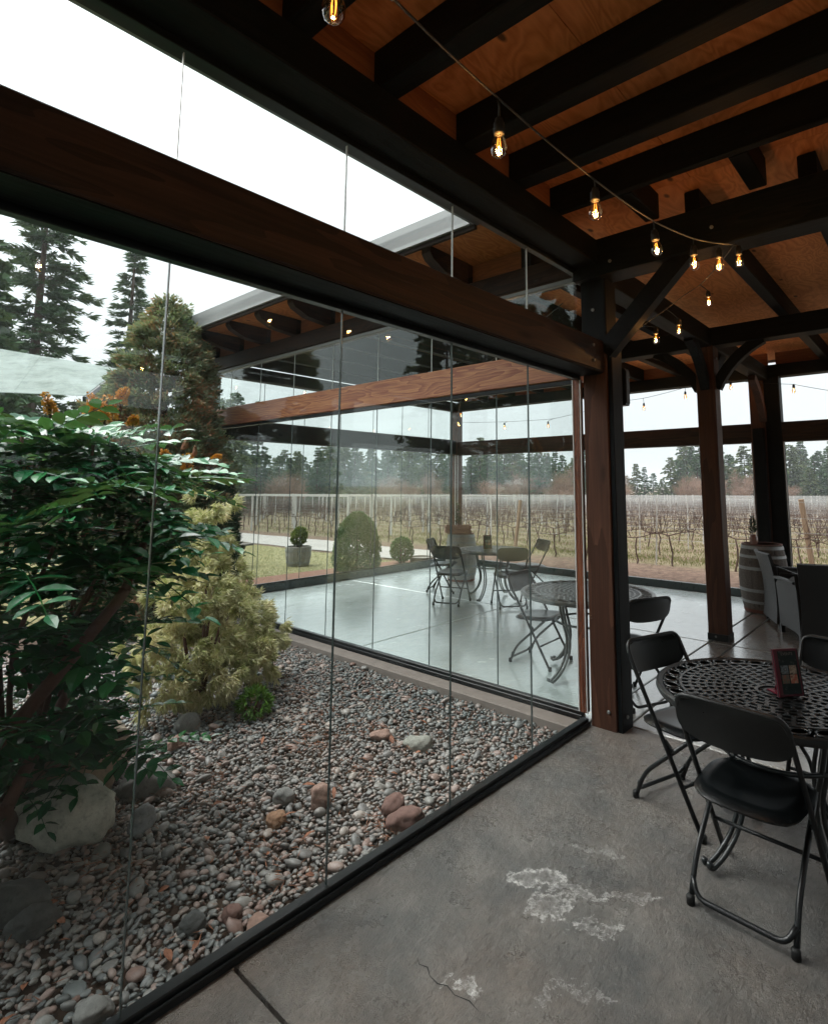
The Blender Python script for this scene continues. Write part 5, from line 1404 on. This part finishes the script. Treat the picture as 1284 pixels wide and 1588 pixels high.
for k, (x, y, i) in enumerate(vine_spots[:300]):
    o = bpy.data.objects.new('grapevine', vmes[k % 7]); C.objects.link(o); o.location = (x, y, gz(x, y)); o.rotation_euler = (0, 0, vr.choice((0, math.pi))+vr.uniform(-.15, .15)); o.scale = (1, 1, vr.uniform(.9, 1.15))
    tag(o, 'bare brown grapevine with two arms trained along the wires', 'grapevine', 'grapevines in the bare vineyard')
far = MB(); simp = [vine_mesh(k+50, True) for k in range(5)]
VV = []; FF = []; base = 0
for k, (x, y, i) in enumerate(vine_spots[300:2600]):
    m_ = simp[k % 5]; va = np.array([v[:] for v in m_.v]); s = vr.choice((-1, 1)); va = va*np.array([1, s, 1])+np.array([x, y, gz(x, y)])
    VV.append(va); FF += [tuple(a+base for a in f) for f in m_.f]; base += len(va)
me = bpy.data.meshes.new('far_grapevines'); me.from_pydata(np.concatenate(VV).tolist(), [], FF); tag(link('far_grapevines', me, M['vine']), kind='stuff')
# leaning timber end posts
def tpost(x, y, h, lean, az, label, s=.1):
    o = beam('timber_post', (x, y, gz(x, y)-.2), (x+lean*math.cos(az), y+lean*math.sin(az), gz(x, y)+h), s, s, M['tanpost'], None, .012); tag(o, label, 'post')
tpost(10.6, .25, 1.42, .16, 2.2, 'thick tan timber post standing behind the wicker chairs')
tpost(8.45, 6.55, 1.35, .22, -.4, 'tan timber post leaning right among the vines beyond the far table', .075)
tpost(9.4, 4.35, 1.3, .05, 1.0, 'upright pale tan post seen just left of the corner post', .075)

# grass tufts between the near rows, on the lawn and clods on the bare strip
def tufts(name, n_, fx, seed, L, mat=M['grass'], kind='stuff'):
    r = np.random.default_rng(seed); xy = fx(n_, r); z = np.array([gz(a, b_) for a, b_ in xy])
    P_ = np.concatenate([xy, z[:, None]], 1); D_ = unit(n_, r)*.55; D_[:, 2] = 1
    tag(leaves(name, P_, D_, L*r.uniform(.5, 1.3, n_), L*.16, mat, None, .2, r), kind=kind)
def fx_vine(n_, r):
    x = 9.2+r.random(n_)**1.6*24; x = x+.55*np.sin((x-X0)/DX*2*np.pi)*.5; k = np.round((x-X0-DX/2)/DX); x = X0+DX/2+k*DX+r.normal(0, .5, n_)
    d = x-CAM.x; y = CAM.y+d*np.tan(np.radians(r.uniform(4, 60, n_))); return np.stack([x, np.minimum(y, 60)], 1)
tufts('vineyard_grass', 46000, fx_vine, 61, .085)
def fx_lawn(n_, r):
    x = r.uniform(-2, 5.3, n_); y = 7.5+r.random(n_)**1.4*14; return np.stack([x, y], 1)
M['lawn'] = leaf_mat('pale_winter_lawn', [(.11, .12, .04), (.24, .22, .1), (.36, .31, .18)], .8, .3, .8, .2, .5)
tufts('lawn_grass', 26000, fx_lawn, 62, .04, M['lawn'])

# ================================================================== TREES
def limb_tree(seed, h, r0, kind, mat, dens=1.0, base=.06):
    """conifer crown arrays: drooping whorled boughs carrying needle sprays; returns (V,T, trunk builder)"""
    r = np.random.default_rng(seed); P = []; D = []; Ls = []
    z = h*base; 
    tr = MB(); tr.tube([(0, 0, -.6), (.0, .0, h*.5), (0, 0, h*.985)], [h*.018, h*.011, h*.002], 7)
    while z < h*.985:
        t = z/h; prof = (1-t)**.85 if kind == 0 else (min(1, .45+t*1.3) if t < .42 else (1-t)/.58)**.8 if kind == 1 else (1-t)**.6
        Lb = r0*prof*r.uniform(.8, 1.05)+.15
        nb = int(r.integers(4, 8)*dens)+1
        for b_ in range(nb):
            a = r.uniform(0, 2*np.pi); l = Lb*r.uniform(.5, 1.15); dr = r.uniform(-.1, .35)
            m = max(4, int(l/.16*dens))
            s = np.sort(r.uniform(.15, 1, m)); cs = np.array([np.cos(a), np.sin(a)])
            zz_ = z+l*(.18*s-(.28+dr)*s*s+.10*s**3)
            c = np.stack([cs[0]*l*s, cs[1]*l*s, zz_], 1)
            if l > .6: tr.tube([(0, 0, z), (cs[0]*l*.5, cs[1]*l*.5, z+l*(.09-(.28+dr)*.25)), (cs[0]*l*.95, cs[1]*l*.95, z+l*(.17-(.28+dr)*.9+.08))], [.012*h/8, .008*h/8, .003], 3, caps=False)
            k = 11
            c2 = np.repeat(c, k, 0)+unit(m*k, r)*np.array([.09, .09, .05])*min(1.2, .5+l*.4)
            sd = np.array([-cs[1], cs[0]]); side = r.uniform(-1.1, 1.1, m*k)
            d = np.stack([cs[0]*.7+sd[0]*side, cs[1]*.7+sd[1]*side, r.uniform(-.55, .3, m*k)], 1)
            P.append(c2); D.append(d); Ls.append(np.full(m*k, .24)*r.uniform(.7, 1.5, m*k)*min(1.3, .6+h/25))
        z += h*.026*r.uniform(.7, 1.3)/max(.7, dens*.8)
    return np.concatenate(P), np.concatenate(D), np.concatenate(Ls), tr
def make_tree(name, seed, h, r0, kind, mat, dens=1.0, wid=.3, base=.06):
    P, D, L, tr = limb_tree(seed, h, r0, kind, mat, dens, base); r = np.random.default_rng(seed+1)
    V, T_ = leaves_arrays(P, D, L, L*wid, .2, r)
    cm = np_mesh('crown', V, T_); cm.materials.append(mat); tm = tr.mesh('trunk'); tm.materials.append(M['bark2']); return cm, tm
def plant(name, meshes, x, y, s, rz, label, group=None, cat='tree', sz=None):
    e = empty(name, (x, y, gz(x, y)-.1), rz, label, cat, group); e.scale = (s, s, sz or s)
    for nm, me in zip(('crown', 'trunk'), meshes):
        if me is None: continue
        o = bpy.data.objects.new(nm, me); C.objects.link(o); o.parent = e
    return e
big1 = make_tree('t', 201, 13.5, 3.9, 0, M['needle'], 1.2, .2); big2 = make_tree('t', 202, 13, 2.2, 0, M['needle'], 1.15, .2)
def polar(px, d):
    a = YAW-math.atan((px-CX)/FPX); return CAM.x+d*math.cos(a)/1, CAM.y+d*math.sin(a)
plant('fir_tree', big1, *polar(40, 25), 1, .3, 'tall broad dark fir at the left edge behind the leafy bush')
plant('fir_tree', big2, *polar(188, 29), 1.0, 1.1, 'slender tall fir between the broad fir and the rusty cedar')
kinds = [make_tree('t', 210+k, 10, [2.5, 1.9, 2.9, 2.2][k], [0, 0, 1, 1][k], [M['needle'], M['needle'], M['needle2'], M['needle']][k], .95, .6, .0) for k in range(4)]
low = make_tree('t', 230, 6, 2.6, 1, M['needle2'], .8, .4, .02)
def bare_mesh(seed, h=6, spread=2.4):
    r = np.random.default_rng(seed); n_ = 5200; tr = MB(); P = []; D = []
    for s in range(9):
        a = r.uniform(0, 6.28); top = np.array([np.cos(a)*spread*r.uniform(.2, .8), np.sin(a)*spread*r.uniform(.2, .8), h*r.uniform(.6, .95)])
        tr.tube([(0.1*math.cos(a), .1*math.sin(a), -.3), tuple(top*np.array([.35, .35, .5])), tuple(top)], [.06, .04, .012], 4)
        k = n_//9; t = r.uniform(.3, 1, k)[:, None]; c = top*t*np.array([1, 1, 1])+r.normal(0, .28, (k, 3))*(.5+t); P.append(c); d = unit(k, r)*.7; d[:, 2] = r.uniform(.4, 1.2, k); d[:, :2] += top[:2]*.15; D.append(d)
    P = np.concatenate(P); D = np.concatenate(D); V, T_ = leaves_arrays(P, D, r.uniform(.35, .8, len(P)), .024, .1, r)
    cm = np_mesh('crown', V, T_); cm.materials.append(M['twig']); tm = tr.mesh('trunk'); tm.materials.append(M['bark2']); return cm, tm
bares = [bare_mesh(240+k) for k in range(3)]
tr_ = random.Random(9)
# far edge of the vineyard: conifers with bare red thickets in front of them
px = 350.0
FG = 'conifers along the far edge of the vineyard'
while px < 1320:
    d = tr_.uniform(66, 92) if px > 560 else tr_.uniform(46, 66)
    gap = 930 < px < 1045
    hs_ = tr_.uniform(.55, .95) if not gap else tr_.uniform(.45, .7)
    if 1040 < px < 1180: hs_ = tr_.uniform(.6, 1.1)
    if px > 1190: hs_ = tr_.uniform(.55, 1.0)
    if px < 560: hs_ *= 1.1
    x, y = polar(px, d/math.cos(math.atan((px-CX)/FPX)))
    k = tr_.choice((0, 0, 1, 2, 2, 3, 3))
    plant('conifer', kinds[k], x, y, hs_*(d/78), tr_.uniform(0, 6), ['dark green conifer with layered boughs beyond the vineyard', 'narrow dark green conifer beyond the vineyard', 'broad olive green conifer beyond the vineyard', 'round topped dark green conifer beyond the vineyard'][k], FG, sz=hs_*(d/78)*tr_.uniform(.8, 1.05))
    px += tr_.uniform(4, 8.5) if not gap else tr_.uniform(9, 18)
for i in range(46):
    px = tr_.choice((tr_.uniform(560, 1284), tr_.uniform(380, 900), tr_.uniform(600, 690), tr_.uniform(930, 1085), tr_.uniform(850, 900), tr_.uniform(1195, 1260), tr_.uniform(400, 470), tr_.uniform(1060, 1180), tr_.uniform(930, 1060)))
    d = tr_.uniform(60, 68) if px > 560 else tr_.uniform(43, 50); x, y = polar(px, d/math.cos(math.atan((px-CX)/FPX)))
    s = tr_.uniform(.5, .85)
    plant('bare_thicket', bares[i % 3], x, y, s*tr_.uniform(.8, 1.25), tr_.uniform(0, 6), 'reddish brown leafless thicket at the foot of the conifers', 'bare thickets along the tree line', 'thicket', s*tr_.uniform(.4, .95))
# pale translucent sloping sheets on posts, over the bush
fm = NB('pale_translucent_sheet'); _d1 = fm.n('ShaderNodeBsdfDiffuse', {'Color': (.48, .53, .52, 1)}); _d2 = fm.n('ShaderNodeBsdfTranslucent', {'Color': (.46, .52, .5, 1)}); _x = fm.n('ShaderNodeMixShader', {0: .55}); fm.t.links.new(_d1.outputs[0], _x.inputs[1]); fm.t.links.new(_d2.outputs[0], _x.inputs[2])
_t3 = fm.n('ShaderNodeBsdfTransparent', {'Color': (.9, .96, .94, 1)}); _y = fm.n('ShaderNodeMixShader'); fm.set(_y.inputs[0], fm.ramp(fm.noise(fm.obj(), 2.2, 5, .7), [(.4, .8), (.65, .45)])); fm.t.links.new(_t3.outputs[0], _y.inputs[1]); fm.t.links.new(_x.outputs[0], _y.inputs[2]); M['frost'] = fm.end(_y.outputs[0])
cq = [rayp(185, 572, 10.6), rayp(-420, 470, 10.6), rayp(-420, 590, 8.6), rayp(132, 613, 8.6)]
cz0 = (cq[0].z+cq[1].z)/2; cz1 = (cq[2].z+cq[3].z)/2
cnp = empty('pale_sheets', (cq[3].x, cq[3].y, gz(cq[3].x, cq[3].y)), label='pale translucent sloping sheets on posts behind the leafy bush', cat='canopy')
_o = cnp.location.copy()
for _k in range(5):
    _a, _b = _k/5+.0004, (_k+1)/5-.0004
    P4 = [cq[0].lerp(cq[1], _a), cq[0].lerp(cq[1], _b), cq[3].lerp(cq[2], _b), cq[3].lerp(cq[2], _a)]
    MB().add([p-_o for p in P4]+[p-_o-Vector((0, 0, .012)) for p in P4], [(0, 1, 2, 3), (7, 6, 5, 4), (0, 4, 5, 1), (1, 5, 6, 2), (2, 6, 7, 3), (3, 7, 4, 0)]).build('roof_sheet', M['frost'], cnp)
for _a in (0, 1.0):
    p, q_ = cq[0].lerp(cq[1], _a)-Vector((0, 0, .06)), cq[3].lerp(cq[2], _a)-Vector((0, 0, .06)); beam('rafter', p-_o, q_-_o, .05, .08, M['metal'], cnp)
    for r_ in (p, q_): beam('post', Vector((r_.x, r_.y, gz(r_.x, r_.y)))-_o, r_-Vector((0, 0, .04))-_o, .06, .06, M['metal'], cnp)
# trees left of the courtyard
SG = 'trees behind the courtyard planting'
for (px, d, s, k) in ((-60, 22, 1.0, 0), (110, 33, .62, 2), (130, 36, .66, 3), (160, 34, .6, 2), (215, 38, .75, 3), (75, 38, .6, 2), (260, 36, .66, 3), (300, 40, .8, 2), (20, 34, .7, 3), (-150, 26, .9, 0), (330, 44, .9, 0), (365, 46, .95, 3), (400, 48, .9, 1), (-260, 24, 1.0, 2), (345, 40, .8, 2)):
    plant('garden_conifer', kinds[k], *polar(px, d), s, px*.1, 'green conifer in the belt behind the courtyard planting', SG)
# trees that stand behind the viewer's left and are mirrored in the second glass wall
for (x, y, s, k) in ((-15, 9, 1.05, 0), (-18, 5.5, 1.2, 3), (-13, 13, .9, 2), (-20, 12, 1.1, 0), (-11.5, 8.2, .8, 3), (-22, 18, 1.2, 2), (-16, 17, 1.0, 1)):
    plant('mirrored_fir', kinds[k], x, y, s, x, 'dark fir off to the left that shows mirrored in the patio glass', 'firs mirrored in the patio glass')
# unseen hedge added to block low sky from the glass, conifers beyond it
hg = empty('sky_screen_hedge', (-2, -8.6, -.05), label='long dark evergreen hedge added outside the open side of the pavilion to block low sky', cat='hedge')
_r = np.random.default_rng(88); _n = 26000
_P = np.stack([_r.uniform(-9, 6, _n), _r.uniform(-.6, .6, _n), _r.uniform(0, 2.5, _n)], 1); _P[:, 2] += .25*np.sin(_P[:, 0]*2.3)*(_P[:, 2] > 2)
leaves('foliage', _P, unit(_n, _r), _r.uniform(.09, .17, _n), .07, M['yew'], hg, .3, _r)
for _k in range(24): MB().tube([(-8.7+.62*_k, 0, 0), (-8.7+.62*_k, .05, 2.1)], [.04, .015], 5).build('trunk', M['bark2'], hg)
for i in range(9):
    plant('side_conifer', kinds[i % 4], -8+1.9*i+tr_.uniform(-.4, .4), -10.5-tr_.uniform(0, 2.5), .42+tr_.uniform(0, .2), i, 'green conifer outside the side of the pavilion opposite the courtyard', 'conifers outside the opposite side')

# ================================================================== HAZE
HZ = True
if HZ:
    hb = NB('pale_air'); pv = hb.n('ShaderNodeVolumePrincipled'); pv.inputs['Color'].default_value = (.9, .95, .96, 1); pv.inputs['Density'].default_value = .0010; pv.inputs['Anisotropy'].default_value = .2
    hb.t.links.new(pv.outputs[0], hb.out.inputs['Volume'])
    hz = MB().box((20, 20, 8.5), (3400, 3400, 22.4)).build('haze', hb.m); tag(hz, kind='stuff')
